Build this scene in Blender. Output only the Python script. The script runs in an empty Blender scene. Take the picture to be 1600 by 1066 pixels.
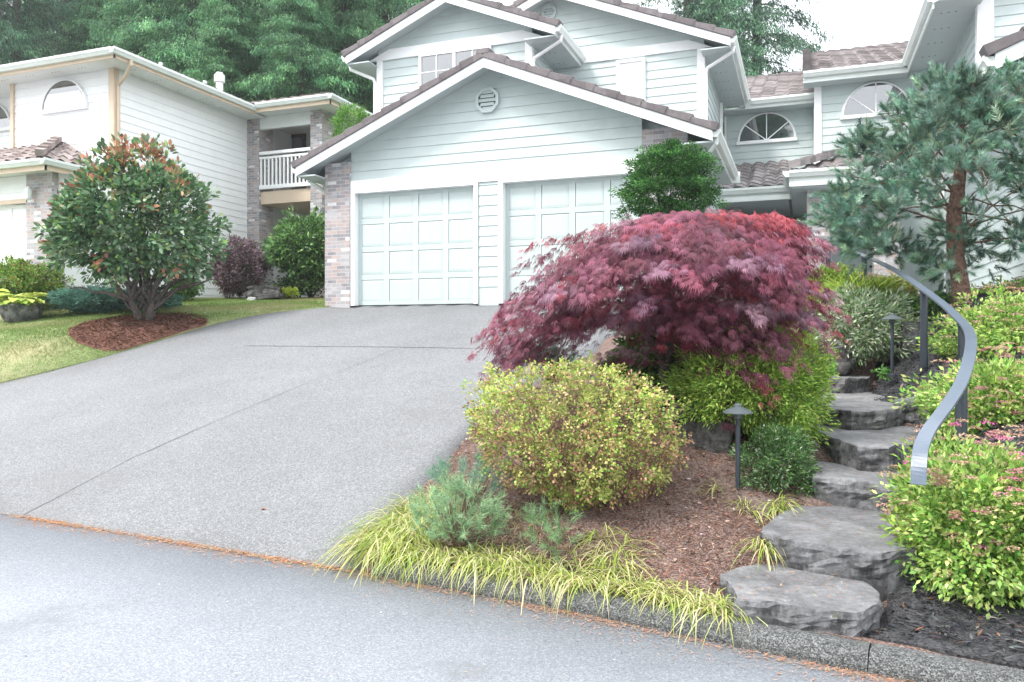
import bpy, bmesh, math, random
import numpy as np
from mathutils import Vector, noise
from mathutils.geometry import delaunay_2d_cdt
random.seed(7); rng = np.random.default_rng(11)
C = bpy.context.scene.collection
SC = bpy.context.scene
# ---------------------------------------------------------------- camera
F, HZ, EYE, YAW = 1220.0, 525.0, 1.55, math.radians(20.45)
SA, CA = math.sin(YAW), math.cos(YAW)
cam = bpy.data.cameras.new('camera'); camo = bpy.data.objects.new('camera', cam); C.objects.link(camo)
camo.location = (0, 0, EYE); camo.rotation_euler = (math.pi/2, 0, YAW)
cam.sensor_fit = 'HORIZONTAL'; cam.sensor_width = 36; cam.lens = 36*F/1600
cam.shift_y = (HZ-533)/1600; cam.clip_end = 2000; cam.clip_start = .05
SC.camera = camo
# ---------------------------------------------------------------- world, sun, exposure
SUN_EL, SUN_AZ = math.radians(52), math.radians(215)   # azimuth measured from +Y clockwise: light from behind-left of the camera
w = bpy.data.worlds.new('World'); SC.world = w; w.use_nodes = True
nt = w.node_tree; bg = nt.nodes['Background']
sk = nt.nodes.new('ShaderNodeTexSky'); sk.sky_type = 'NISHITA'; sk.sun_disc = False
sk.sun_elevation = SUN_EL; sk.sun_rotation = SUN_AZ; sk.dust_density = 3.0; sk.air_density = 1.0; sk.ozone_density = 1.0
mx = nt.nodes.new('ShaderNodeMixRGB'); mx.inputs[0].default_value = .72
mx.inputs[2].default_value = (9.5, 9.7, 9.9, 1)       # even overcast cloud over the clear sky
nt.links.new(sk.outputs[0], mx.inputs[1]); nt.links.new(mx.outputs[0], bg.inputs[0])
bg.inputs[1].default_value = .12
sl = bpy.data.lights.new('sun', 'SUN'); sl.energy = 1.2; sl.angle = math.radians(14); sl.color = (1, .96, .9)
so = bpy.data.objects.new('sun', sl); C.objects.link(so)
sd = Vector((math.sin(SUN_AZ)*math.cos(SUN_EL), math.cos(SUN_AZ)*math.cos(SUN_EL), math.sin(SUN_EL)))
so.rotation_euler = sd.to_track_quat('Z', 'Y').to_euler()
SC.view_settings.view_transform = 'Standard'; SC.view_settings.look = 'None'
SC.view_settings.exposure = 1.5; SC.view_settings.gamma = 1
SC.cycles.max_bounces = 6; SC.cycles.diffuse_bounces = 3; SC.cycles.transparent_max_bounces = 6
# ---------------------------------------------------------------- picture <-> place
def ray(px, py):
    u = (px-800)/F; v = (HZ-py)/F
    return (-SA+u*CA, CA+u*SA, v)
def at(px, py, d): r = ray(px, py); return Vector((r[0]*d, r[1]*d, EYE+r[2]*d))
def onY(px, py, Y): r = ray(px, py); return at(px, py, Y/r[1])
def onZ(px, py, z): r = ray(px, py); return at(px, py, (z-EYE)/r[2])
DS, DY0 = .2557, 4.5
def drive_z(x, y): return DS*(y-DY0)
def onD(px, py):                                        # the driveway's slope
    r = ray(px, py); return at(px, py, (EYE+DS*DY0)/(DS*r[1]-r[2]))
# ---------------------------------------------------------------- materials
MATS = {}
def base_mat(name):
    m = bpy.data.materials.new(name); m.use_nodes = True; n = m.node_tree; b = n.nodes['Principled BSDF']; MATS[name] = m
    return m, n, b
def N(n, t, **k):
    o = n.nodes.new(t)
    for a, v in k.items():
        if a.startswith('i_'): o.inputs[a[2:].replace('_', ' ')].default_value = v
        else: setattr(o, a, v)
    return o
def ramp(n, fac, stops):
    r = n.nodes.new('ShaderNodeValToRGB'); e = r.color_ramp.elements
    while len(e) < len(stops): e.new(.5)
    for q, (p, c) in zip(e, stops): q.position = p; q.color = (*c, 1)
    n.links.new(fac, r.inputs[0]); return r.outputs[0]
def noisetex(n, scale, detail=5, rough=.6, co='Object', vec=None):
    t = N(n, 'ShaderNodeTexNoise'); t.inputs['Scale'].default_value = scale; t.inputs['Detail'].default_value = detail; t.inputs['Roughness'].default_value = rough
    if vec is None:
        g = N(n, 'ShaderNodeTexCoord'); vec = g.outputs[co]
    n.links.new(vec, t.inputs['Vector']); return t.outputs['Fac']
def bump(n, b, h, strength, dist):
    u = N(n, 'ShaderNodeBump'); u.inputs['Strength'].default_value = strength; u.inputs['Distance'].default_value = dist
    n.links.new(h, u.inputs['Height']); n.links.new(u.outputs[0], b.inputs['Normal']); return u
def mixc(n, f, a, b, mode='MIX'):
    m = N(n, 'ShaderNodeMixRGB', blend_type=mode)
    for i, s in ((0, f), (1, a), (2, b)):
        if hasattr(s, 'is_linked') or hasattr(s, 'links'): n.links.new(s, m.inputs[i])
        else: m.inputs[i].default_value = s if i == 0 else (*s, 1)
    return m.outputs[0]
def sc(c, k): return tuple(min(1, x*k) for x in c)
def paint(name, c, rough=.5, var=.08, nscale=3, dirt=None):
    m, n, b = base_mat(name)
    f = noisetex(n, nscale, 6, .7)
    col = ramp(n, f, [(.3, sc(c, 1-var)), (.7, sc(c, 1+var))])
    if dirt:
        f2 = noisetex(n, .9, 8, .75); r2 = ramp(n, f2, [(.52, (0, 0, 0)), (.72, (1, 1, 1))])
        mm = N(n, 'ShaderNodeMath', operation='MULTIPLY'); n.links.new(r2, mm.inputs[0]); mm.inputs[1].default_value = .35
        col = mixc(n, mm.outputs[0], col, dirt)
    n.links.new(col, b.inputs['Base Color']); b.inputs['Roughness'].default_value = rough
    bump(n, b, noisetex(n, 60, 3), .12, .004)
    return m
def brick_mat():
    m, n, b = base_mat('mixed_brick')
    g = N(n, 'ShaderNodeUVMap'); 
    t = N(n, 'ShaderNodeTexBrick'); n.links.new(g.outputs[0], t.inputs['Vector'])
    for k, v in (('Scale', 1), ('Brick Width', .2), ('Row Height', .067), ('Mortar Size', .006), ('Mortar Smooth', .2), ('Bias', 0)): t.inputs[k].default_value = v
    t.inputs['Color1'].default_value = (0, 0, 0, 1); t.inputs['Color2'].default_value = (1, 1, 1, 1); t.inputs['Mortar'].default_value = (.5, .5, .5, 1)
    r = ramp(n, t.outputs['Color'], [(.0, (.32, .31, .33)), (.22, (.44, .375, .37)), (.42, (.42, .41, .43)), (.62, (.50, .41, .39)), (.8, (.50, .49, .51)), (.94, (.78, .77, .77))])
    r.node.color_ramp.interpolation = 'CONSTANT'
    wn = N(n, 'ShaderNodeTexVoronoi'); n.links.new(g.outputs[0], wn.inputs['Vector']); wn.inputs['Scale'].default_value = 9
    sp = ramp(n, wn.outputs['Color'], [(.0, (.75, .75, .78)), (.5, (1, 1, 1)), (.93, (1.0, .95, .93)), (.97, (1.5, 1.5, 1.5))])
    c = mixc(n, 1.0, r, sp, 'MULTIPLY')
    f = noisetex(n, 45, 5, .7); c = mixc(n, .55, c, ramp(n, f, [(.3, (.6, .6, .6)), (.7, (1.2, 1.2, 1.2))]), 'MULTIPLY')
    c = mixc(n, t.outputs['Fac'], c, (.50, .49, .49))
    n.links.new(c, b.inputs['Base Color']); b.inputs['Roughness'].default_value = .9
    inv = N(n, 'ShaderNodeMath', operation='SUBTRACT'); inv.inputs[0].default_value = 1; n.links.new(t.outputs['Fac'], inv.inputs[1])
    bump(n, b, inv.outputs[0], .6, .008); return m
def tile_mat(name, c1, c2, c3, uw=.33, vh=.36):
    m, n, b = base_mat(name)
    g = N(n, 'ShaderNodeUVMap'); s = N(n, 'ShaderNodeVectorMath', operation='DIVIDE'); s.inputs[1].default_value = (uw, vh, 1)
    n.links.new(g.outputs[0], s.inputs[0]); fl = N(n, 'ShaderNodeVectorMath', operation='FLOOR'); n.links.new(s.outputs[0], fl.inputs[0])
    wn = N(n, 'ShaderNodeTexWhiteNoise'); n.links.new(fl.outputs[0], wn.inputs['Vector'])
    c = ramp(n, wn.outputs['Value'], [(0, c1), (.5, c2), (1, c3)])
    f = noisetex(n, 7, 8, .75); c = mixc(n, .8, c, ramp(n, f, [(.25, (.55, .55, .55)), (.55, (1, 1, 1)), (.8, (1.35, 1.35, 1.3))]), 'MULTIPLY')
    n.links.new(c, b.inputs['Base Color']); b.inputs['Roughness'].default_value = .85
    bump(n, b, noisetex(n, 90, 4), .4, .006); return m
def speckle(name, cols, s1, s2, rough=.9, big=.6, bigamp=.12, bstr=.4, stain=None):
    m, n, b = base_mat(name)
    g = N(n, 'ShaderNodeTexCoord')
    v = N(n, 'ShaderNodeTexVoronoi'); v.inputs['Scale'].default_value = s1; n.links.new(g.outputs['Object'], v.inputs['Vector'])
    sep = N(n, 'ShaderNodeSeparateColor'); n.links.new(v.outputs['Color'], sep.inputs[0])
    st = [(i/(len(cols)-1), c) for i, c in enumerate(cols)]
    c = ramp(n, sep.outputs[0], st)
    f2 = noisetex(n, s2, 4, .7); c = mixc(n, .7, c, ramp(n, f2, [(.3, (.72, .72, .72)), (.7, (1.25, 1.25, 1.25))]), 'MULTIPLY')
    f3 = noisetex(n, big, 7, .65); c = mixc(n, 1.0, c, ramp(n, f3, [(.3, (1-bigamp,)*3), (.7, (1+bigamp,)*3)]), 'MULTIPLY')
    if stain:
        f4 = noisetex(n, stain[1], 8, .7); mk = ramp(n, f4, [(stain[2], (0, 0, 0)), (stain[2]+.12, (1, 1, 1))])
        mm = N(n, 'ShaderNodeMath', operation='MULTIPLY'); n.links.new(mk, mm.inputs[0]); mm.inputs[1].default_value = stain[3]
        c = mixc(n, mm.outputs[0], c, stain[0])
    n.links.new(c, b.inputs['Base Color']); b.inputs['Roughness'].default_value = rough
    bump(n, b, v.outputs['Distance'], bstr, .006); return m
def leaf_mat(name, rough=.45, trans=.3, spec=.35):
    m, n, b = base_mat(name)
    a = N(n, 'ShaderNodeAttribute', attribute_name='tint')
    f = noisetex(n, 40, 3); c = mixc(n, .5, a.outputs['Color'], ramp(n, f, [(.3, (.8, .8, .8)), (.7, (1.2, 1.2, 1.2))]), 'MULTIPLY')
    n.links.new(c, b.inputs['Base Color']); b.inputs['Roughness'].default_value = rough; b.inputs['Specular IOR Level'].default_value = spec
    t = N(n, 'ShaderNodeBsdfTranslucent'); n.links.new(c, t.inputs['Color'])
    ms = N(n, 'ShaderNodeMixShader'); ms.inputs[0].default_value = trans
    out = n.nodes['Material Output']; n.links.new(b.outputs[0], ms.inputs[1]); n.links.new(t.outputs[0], ms.inputs[2]); n.links.new(ms.outputs[0], out.inputs['Surface'])
    return m
def glass_mat():
    m, n, b = base_mat('window_glass')
    b.inputs['Base Color'].default_value = (.03, .04, .045, 1); b.inputs['Roughness'].default_value = .03; b.inputs['Specular IOR Level'].default_value = 1.0
    b.inputs['Coat Weight'].default_value = 1; b.inputs['Coat IOR'].default_value = 2.2; b.inputs['Coat Roughness'].default_value = .02
    bump(n, b, noisetex(n, 1.5, 2), .05, .02); return m
M_side = paint('sage_siding', (.545, .62, .615), .55, .035, 4, (.42, .50, .49))
M_trim = paint('white_trim', (.92, .93, .94), .45, .03, 5)
M_door = paint('sage_door', (.50, .575, .57), .5, .025, 3)
M_soff = paint('soffit_grey', (.50, .56, .57), .6, .04, 4)
M_wside = paint('white_siding', (.90, .91, .92), .5, .03, 4, (.80, .82, .82))
M_wsoff = paint('white_soffit', (.76, .78, .78), .6, .04, 3)
M_beige = paint('beige_trim', (.66, .53, .40), .55, .05, 4)
M_gut = paint('gutter_metal', (.74, .79, .77), .4, .05, 2, (.5, .52, .48))
M_dark = paint('dark_metal', (.035, .045, .06), .38, .1, 8)
M_rail = paint('rail_paint', (.12, .15, .195), .30, .08, 8)
M_darkw = paint('dark_recess', (.06, .065, .065), .8, .1, 4)  # near-black for seals and holes; on the entry wall it is painted shade
M_brown = paint('brown_frame', (.09, .045, .03), .5, .1, 5)
M_brick = brick_mat()
M_tile = tile_mat('roof_tile_brown', (.13, .115, .12), (.165, .145, .15), (.20, .18, .185))
M_tile2 = tile_mat('roof_tile_weathered', (.20, .18, .18), (.30, .27, .27), (.42, .38, .375))
M_tile3 = tile_mat('roof_tile_red', (.19, .14, .13), (.29, .235, .22), (.42, .37, .355))
M_glass = glass_mat()
M_drive = speckle('exposed_aggregate', [(.115, .117, .12), (.165, .169, .175), (.185, .19, .198), (.205, .212, .222), (.30, .31, .32)], 120, 44, .85, .45, .13, .25, ((.14, .137, .135), .35, .56, .4))
M_street = speckle('street_asphalt', [(.19, .202, .222), (.235, .25, .277), (.255, .272, .302), (.272, .29, .32), (.38, .40, .43)], 170, 50, .8, .5, .12, .2, ((.17, .175, .182), 1.1, .56, .6))
M_curb = speckle('curb_concrete', [(.03, .032, .032), (.075, .078, .078), (.135, .14, .14), (.26, .27, .265)], 170, 26, .95, 5, .2, .8, ((.09, .095, .09), 4.5, .50, .6))
M_conc = speckle('concrete', [(.36, .37, .37), (.42, .43, .43), (.48, .49, .49)], 120, 8, .9, 1, .1, .2)
M_mulch = speckle('brown_needle_soil', [(.06, .035, .028), (.13, .08, .065), (.20, .13, .11), (.30, .23, .20)], 110, 40, 1, 1.6, .25, 1.0, ((.27, .22, .20), 1.1, .54, .5))
M_red = speckle('red_bark_mulch', [(.10, .045, .03), (.20, .09, .065), (.27, .14, .105)], 90, 30, 1, 2, .2, 1.0)
M_black = speckle('black_bark_mulch', [(.018, .018, .02), (.05, .05, .055), (.09, .09, .095)], 90, 30, 1, 2, .2, 1.0)
M_lawn = speckle('lawn_turf', [(.12, .18, .06), (.18, .25, .085), (.24, .31, .12), (.30, .31, .16)], 60, 9, 1, .55, .15, 1.0, ((.38, .35, .20), .45, .50, .8))
M_soil = speckle('forest_soil', [(.05, .045, .03), (.08, .07, .045)], 20, 5, 1, .3, .2, .5)
def stone(name, cols, k=1, moss=None, top=1.0):
    m, n, b = base_mat(name)
    f1 = noisetex(n, 3.2*k, 10, .72); c = ramp(n, f1, [(.25, cols[0]), (.42, cols[1]), (.55, cols[2]), (.72, cols[3])])
    f2 = noisetex(n, 28*k, 8, .8); c = mixc(n, .85, c, ramp(n, f2, [(.3, (.55, .55, .55)), (.5, (1, 1, 1)), (.72, (1.5, 1.5, 1.5))]), 'MULTIPLY')
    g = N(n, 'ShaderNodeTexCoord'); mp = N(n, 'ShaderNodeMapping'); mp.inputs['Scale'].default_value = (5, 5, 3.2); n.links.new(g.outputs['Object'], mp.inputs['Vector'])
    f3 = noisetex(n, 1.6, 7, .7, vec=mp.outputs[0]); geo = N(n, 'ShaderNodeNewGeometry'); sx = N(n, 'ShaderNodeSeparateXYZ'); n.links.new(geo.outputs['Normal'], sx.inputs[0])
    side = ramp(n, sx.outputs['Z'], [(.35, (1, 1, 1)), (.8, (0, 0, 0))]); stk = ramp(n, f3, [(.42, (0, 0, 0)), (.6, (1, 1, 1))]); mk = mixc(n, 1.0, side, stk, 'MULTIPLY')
    c = mixc(n, mk, c, sc(cols[0], .55))                    # darker noise streaks on the steep faces only
    if moss:
        f4 = noisetex(n, 5, 8, .7); c = mixc(n, ramp(n, f4, [(.62, (0, 0, 0)), (.70, (.8, .8, .8))]), c, moss)
    oi = N(n, 'ShaderNodeObjectInfo'); c = mixc(n, 1.0, c, ramp(n, oi.outputs['Random'], [(0, (.84, .84, .86)), (1, (1.12, 1.10, 1.06))]), 'MULTIPLY')
    f5 = noisetex(n, 11, 9, .8); c = mixc(n, ramp(n, f5, [(.60, (0, 0, 0)), (.66, (.55, .55, .55))]), c, sc(cols[3], 1.35))     # pale lichen flecks
    n.links.new(c, b.inputs['Base Color']); b.inputs['Roughness'].default_value = .92
    bump(n, b, f2, .8, .025); return m
M_rock = stone('basalt_step', [(.11, .11, .115), (.195, .198, .207), (.27, .275, .288), (.40, .405, .42)], 1, (.10, .10, .05))
M_rock2 = stone('boulder_dark', [(.05, .05, .05), (.085, .085, .085), (.12, .12, .12), (.18, .18, .18)], .8, (.06, .07, .035))
M_bark = speckle('grey_bark', [(.055, .045, .04), (.10, .085, .075), (.15, .135, .12)], 60, 20, 1, 4, .3, .8)
M_pbark = speckle('pine_bark', [(.13, .075, .055), (.20, .12, .09), (.26, .17, .13)], 40, 14, 1, 4, .3, 1.0)
M_leaf = leaf_mat('foliage', .5, .3, .3)
M_gloss = leaf_mat('glossy_foliage', .36, .22, .5)
M_blade = leaf_mat('grass_blade', .5, .4, .3)
M_bits = leaf_mat('litter_bits', .9, .0, .1)
# ---------------------------------------------------------------- objects
def thing(name, label, cat, loc=(0, 0, 0), group=None, kind=None):
    o = bpy.data.objects.new(name, None); C.objects.link(o); o.location = loc; o.empty_display_size = .2
    return tag(o, label, cat, group, kind)
def tag(o, label=None, cat=None, group=None, kind=None):
    if label: o['label'] = label
    if cat: o['category'] = cat
    if group: o['group'] = group
    if kind: o['kind'] = kind
    return o
def wloc(p):
    v = Vector((0, 0, 0))
    while p is not None: v += p.location; p = p.parent
    return v
def copy_tree(o, loc, rz=0, s=1, label=None):
    def rec(q, par):
        c = q.copy(); C.objects.link(c)
        c.parent = par
        for ch in list(q.children): rec(ch, c)
        return c
    c = rec(o, None); c.location = loc; c.rotation_euler = (0, 0, rz); c.scale = (s, s, s)
    if label: c['label'] = label
    return c
class MB:
    def __init__(s): s.v = []; s.f = []; s.uv = {}
    def add(s, vs, fs, uvs=None):
        o = len(s.v); s.v += [tuple(q) for q in vs]
        for i, f in enumerate(fs):
            if uvs: s.uv[len(s.f)] = [uvs[k] for k in f]
            s.f.append(tuple(k+o for k in f))
    def box(s, x0, x1, y0, y1, z0, z1):
        s.add([(x0,y0,z0),(x1,y0,z0),(x1,y1,z0),(x0,y1,z0),(x0,y0,z1),(x1,y0,z1),(x1,y1,z1),(x0,y1,z1)],
              [(0,3,2,1),(4,5,6,7),(0,1,5,4),(1,2,6,5),(2,3,7,6),(3,0,4,7)])
    def prism(s, poly, ext):                            # poly 3-D points, ext vector
        n = len(poly); e = Vector(ext); a = [Vector(p) for p in poly]
        s.add(a+[p+e for p in a], [tuple(range(n))[::-1], tuple(range(n, 2*n))]+[(i, (i+1) % n, n+(i+1) % n, n+i) for i in range(n)])
    def bar(s, p0, p1, wd, hg, up=(0, 0, 1)):           # rectangular bar centred on p0-p1
        p0, p1 = Vector(p0), Vector(p1); t = (p1-p0).normalized(); u = Vector(up); sd_ = t.cross(u)
        if sd_.length < 1e-4: sd_ = t.cross(Vector((1, 0, 0)))
        sd_.normalize(); u = sd_.cross(t); a = sd_*wd/2; b = u*hg/2
        s.prism([p0-a-b, p0+a-b, p0+a+b, p0-a+b], p1-p0)
    def sweep(s, prof, p0, p1, out):                    # prof (o, z) swept from p0 to p1
        out = Vector(out); s.prism([Vector(p0)+out*o+Vector((0, 0, z)) for o, z in prof], Vector(p1)-Vector(p0))
    def tube(s, pts, r, n=8, caps=True):
        pts = [Vector(p) for p in pts]; rs = r if hasattr(r, '__len__') else [r]*len(pts)
        o = []; ref = Vector((.3, .9, .2))
        for i, p in enumerate(pts):
            t = (pts[min(i+1, len(pts)-1)]-pts[max(i-1, 0)]).normalized()
            a = t.cross(ref)
            if a.length < .1: a = t.cross(Vector((1, 0, 0)))
            a.normalize(); b = t.cross(a)
            o += [p+(a*math.cos(2*math.pi*k/n)+b*math.sin(2*math.pi*k/n))*rs[i] for k in range(n)]
        fs = [(i*n+k, i*n+(k+1) % n, (i+1)*n+(k+1) % n, (i+1)*n+k) for i in range(len(pts)-1) for k in range(n)]
        if caps: fs += [tuple(range(n))[::-1], tuple(range((len(pts)-1)*n, len(pts)*n))]
        s.add(o, fs)
    def lathe(s, c, prof, n=20):                        # prof (r, z)
        c = Vector(c); o = [c+Vector((r*math.cos(2*math.pi*k/n), r*math.sin(2*math.pi*k/n), z)) for r, z in prof for k in range(n)]
        fs = [(i*n+k, i*n+(k+1) % n, (i+1)*n+(k+1) % n, (i+1)*n+k) for i in range(len(prof)-1) for k in range(n)]
        fs += [tuple(range(n))[::-1], tuple(range((len(prof)-1)*n, len(prof)*n))]
        s.add(o, fs)
    def build(s, name, mat, parent=None, smooth=False, bevel=0, jitter=0):
        L = wloc(parent)
        me = bpy.data.meshes.new(name); me.from_pydata([tuple(Vector(q)-L) for q in s.v], [], s.f)
        me.validate(); bm = bmesh.new(); bm.from_mesh(me)
        if not s.uv: bmesh.ops.recalc_face_normals(bm, faces=bm.faces)
        if bevel: bmesh.ops.bevel(bm, geom=[e for e in bm.edges if e.is_manifold and e.calc_face_angle(0) > .5], offset=bevel, segments=1, affect='EDGES')
        uvl = bm.loops.layers.uv.new('UVMap')
        bm.faces.ensure_lookup_table()
        for i, f in enumerate(bm.faces):
            if i in s.uv and not bevel and len(s.uv[i]) == len(f.loops):
                for l, q in zip(f.loops, s.uv[i]): l[uvl].uv = q
            else:
                n_ = f.normal
                for l in f.loops:
                    c = l.vert.co+L
                    l[uvl].uv = (c.y, c.z) if abs(n_.x) > max(abs(n_.y), abs(n_.z)) else ((c.x, c.z) if abs(n_.y) > abs(n_.z) else (c.x, c.y))
            f.smooth = smooth
        bm.to_mesh(me); bm.free(); me.materials.append(mat)
        o = bpy.data.objects.new(name, me); C.objects.link(o)
        if parent is not None: o.parent = parent
        return o
def clusters(mb, gap=.03):
    n = len(mb.v); par = list(range(n))
    def find(a):
        while par[a] != a: par[a] = par[par[a]]; a = par[a]
        return a
    for f in mb.f:
        for k in f[1:]: par[find(k)] = find(f[0])
    comp = {}
    for i, f in enumerate(mb.f): comp.setdefault(find(f[0]), []).append(i)
    G = []
    for fs in comp.values():
        P = [mb.v[k] for i in fs for k in mb.f[i]]; lo = [min(p[a] for p in P)-gap for a in range(3)]; hi = [max(p[a] for p in P)+gap for a in range(3)]
        g = [fs, lo, hi]; keep = []
        for h in G:
            if all(h[1][a] <= g[2][a] and g[1][a] <= h[2][a] for a in range(3)): g = [g[0]+h[0], [min(g[1][a], h[1][a]) for a in range(3)], [max(g[2][a], h[2][a]) for a in range(3)]]
            else: keep.append(h)
        G = keep+[g]
    out = []
    for fs, *_ in G:
        m = MB(); idx = {}
        for i in sorted(fs):
            f = []
            for k in mb.f[i]:
                if k not in idx: idx[k] = len(m.v); m.v.append(mb.v[k])
                f.append(idx[k])
            m.f.append(tuple(f))
        out.append(m)
    return out
def parts(mb, name, mat, par, **k): return [c.build(name, mat, par, **k) for c in clusters(mb)]
# ---------------------------------------------------------------- building helpers
def clipz(poly, z0, z1):
    def cl(P, zc, keep):
        o = []
        for i in range(len(P)):
            a, b = P[i], P[(i+1) % len(P)]; ia, ib = keep(a[1], zc), keep(b[1], zc)
            if ia: o.append(a)
            if ia != ib:
                t = (zc-a[1])/(b[1]-a[1]); o.append((a[0]+(b[0]-a[0])*t, zc))
        return o
    P = cl(poly, z0, lambda z, c: z >= c-1e-9)
    return cl(P, z1, lambda z, c: z <= c+1e-9) if P else P
def siding(mb, poly, mp, expo=.18, lap=.015, z00=None):
    """lap siding: each board leans out towards its lower edge. mp(a, z, off) -> point"""
    zs = [p[1] for p in poly]; z = min(zs) if z00 is None else z00
    while z < max(zs):
        P = clipz(poly, z, z+expo)
        if len(P) >= 3:
            mb.add([mp(a, zz, .004+lap*(1-(zz-z)/expo)) for a, zz in P], [tuple(range(len(P)))])
            lo = [p for p in P if abs(p[1]-z) < 1e-6]
            if len(lo) >= 2:
                a0, a1 = min(q[0] for q in lo), max(q[0] for q in lo)
                mb.add([mp(a0, z, .002), mp(a1, z, .002), mp(a1, z, .004+lap), mp(a0, z, .004+lap)], [(0, 1, 2, 3)])
        z += expo
def fY(Y): return lambda a, z, o: (a, Y-o, z)            # wall facing -Y
def fXp(X): return lambda a, z, o: (X+o, a, z)           # wall facing +X
def fXm(X): return lambda a, z, o: (X-o, a, z)
def tile_roof(name, A, B, Cc, D, mat, parent, expo=.36, wave=.33, amp=.015, th=.03):
    A, B, Cc, D = map(Vector, (A, B, Cc, D)); e = (B-A).normalized()
    n = (B-A).cross(D-A if (D-A).length > .01 else Cc-A).normalized()
    if n.z < 0: n = -n
    g = n.cross(e).normalized()
    if g.z < 0: g = -g
    H = (D-A).dot(g); rows = []; k = 0; K = max(1, math.ceil(H/expo))
    for i in range(K):
        v0, v1 = i*expo, min((i+1)*expo, H); rows += [(v0, th, i), (v1-1e-4, .002, i)]
    L = (B-A).length; la, lb = 0.0, L; da, db = (D-A).dot(e), (Cc-A).dot(e)
    lo, hi = min(la, da), max(lb, db); step = wave/6; m = max(2, math.ceil((hi-lo)/step))
    mb = MB(); vs = []; uv = []
    for v, t, i in rows:
        f = v/H; a0, a1 = la+(da-la)*f, lb+(db-lb)*f
        for j in range(m+1):
            a = min(max(lo+(hi-lo)*j/m, a0), a1)
            ph = (a/wave) % 1; wv = amp*(math.sin(2*math.pi*ph)+.35*math.sin(4*math.pi*ph+.6))
            sag = .006*noise.noise(Vector((a*1.7, i*3.1, 0)))
            vs.append(A+e*a+g*v+n*(t+wv+sag)); uv.append((a, i*expo+.1))
    fs = []
    for r in range(len(rows)-1):
        for j in range(m):
            q = (r*(m+1)+j, r*(m+1)+j+1, (r+1)*(m+1)+j+1, (r+1)*(m+1)+j)
            if (vs[q[0]]-vs[q[1]]).length > 1e-4 or (vs[q[2]]-vs[q[3]]).length > 1e-4: fs.append(q)
    mb.add(vs, fs, uv); return mb.build(name, mat, parent)
def rake_tiles(mb, p0, p1, wd, outv, hk=1):                    # stepped barge tiles laid from eave p0 up to p1
    p0, p1 = Vector(p0), Vector(p1); L = (p1-p0).length; t = (p1-p0).normalized(); o = Vector(outv)
    up = o.cross(t).normalized(); up = up if up.z > 0 else -up
    n = max(1, round(L/.40)); s_ = L/n
    for i in range(n):
        a = p0+t*(i*s_-.015); b = p0+t*((i+1)*s_+.012); j = random.uniform(-.004, .004)
        mb.prism([a, b, b+up*(.095+j)*hk, a+up*(.135+j)*hk], o*(wd+random.uniform(-.006, .006)))
def gable_trim(par, xl, xr, zt, sl, Yr, mat_board, bh=.16, th=.035, tiles=True, depth=.25):
    xc = (xl+xr)/2; za = zt+sl*(xc-xl)
    b = MB()
    for x0, s_ in ((xl, 1), (xr, -1)):
        P = [(x0, Yr, zt-bh), (xc, Yr, za-bh), (xc, Yr, za), (x0, Yr, zt)]
        b.prism(P, (0, th, 0))
    b.build('barge_board', mat_board, par)
    if tiles:
        r = MB()
        rake_tiles(r, (xl-.04, Yr-.03, zt-.015), (xc, Yr-.03, za), depth, (0, 1, 0)); rake_tiles(r, (xr+.04, Yr-.03, zt-.015), (xc, Yr-.03, za), depth, (0, 1, 0))
        r.box(xc-.12, xc+.12, Yr-.035, Yr+depth, za+.06, za+.15)
        r.build('verge_tiles', M_tile, par, bevel=.008)
    return xc, za
GUT = [(0, 0), (.07, 0), (.10, .05), (.12, .075), (.12, .125), (.10, .125), (.10, .11), (0, .11)]
def gutter(mb, p0, p1, out): mb.sweep(GUT, p0, p1, out)
def downspout(mb, pts, r=.038): mb.tube(pts, r, 8)
def arch_window(par, X0, X1, z0, Y, h, spokes, matf=None, mesh_par=None):
    matf = matf or M_trim; xc = (X0+X1)/2; R = (X1-X0)/2; n = 28
    def arc(r, hh, y, zz=0): return [(xc-r*math.cos(math.pi*i/n), y, z0+zz+hh*math.sin(math.pi*i/n)) for i in range(n+1)]
    fr = MB(); t = .055
    o_, i_ = arc(R, h, Y-.05), arc(R-t, h-t, Y-.05, t*.6)
    o2, i2 = arc(R, h, Y+.02), arc(R-t, h-t, Y+.02, t*.6)
    m = n+1
    fr.add(o_+i_+o2+i2, [(k, k+1, m+k+1, m+k) for k in range(n)]+[(2*m+k, 2*m+k+1, k+1, k) for k in range(n)]+[(m+k, m+k+1, 3*m+k+1, 3*m+k) for k in range(n)])
    fr.box(X0-.02, X1+.02, Y-.055, Y+.02, z0-.045, z0+t*.6)
    f = fr.build('window', matf, par)
    if spokes:
        sp = MB()
        for ang in (40, 90, 140):
            a = math.radians(ang); e = Vector((xc+(R-t/2)*math.cos(a), Y-.032, z0+(h-t/2)*math.sin(a)))
            sp.bar((xc, Y-.032, z0+.02), e, .022, .02, (0, 1, 0))
        sp.build('glazing_bar', matf, f)
    g = MB(); g.add([(x, Y-.024, z) for x, _, z in arc(R-.02, h-.02, 0, .02)], [tuple(range(n+1))]); g.build('pane', M_glass, f)
    return f
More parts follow.
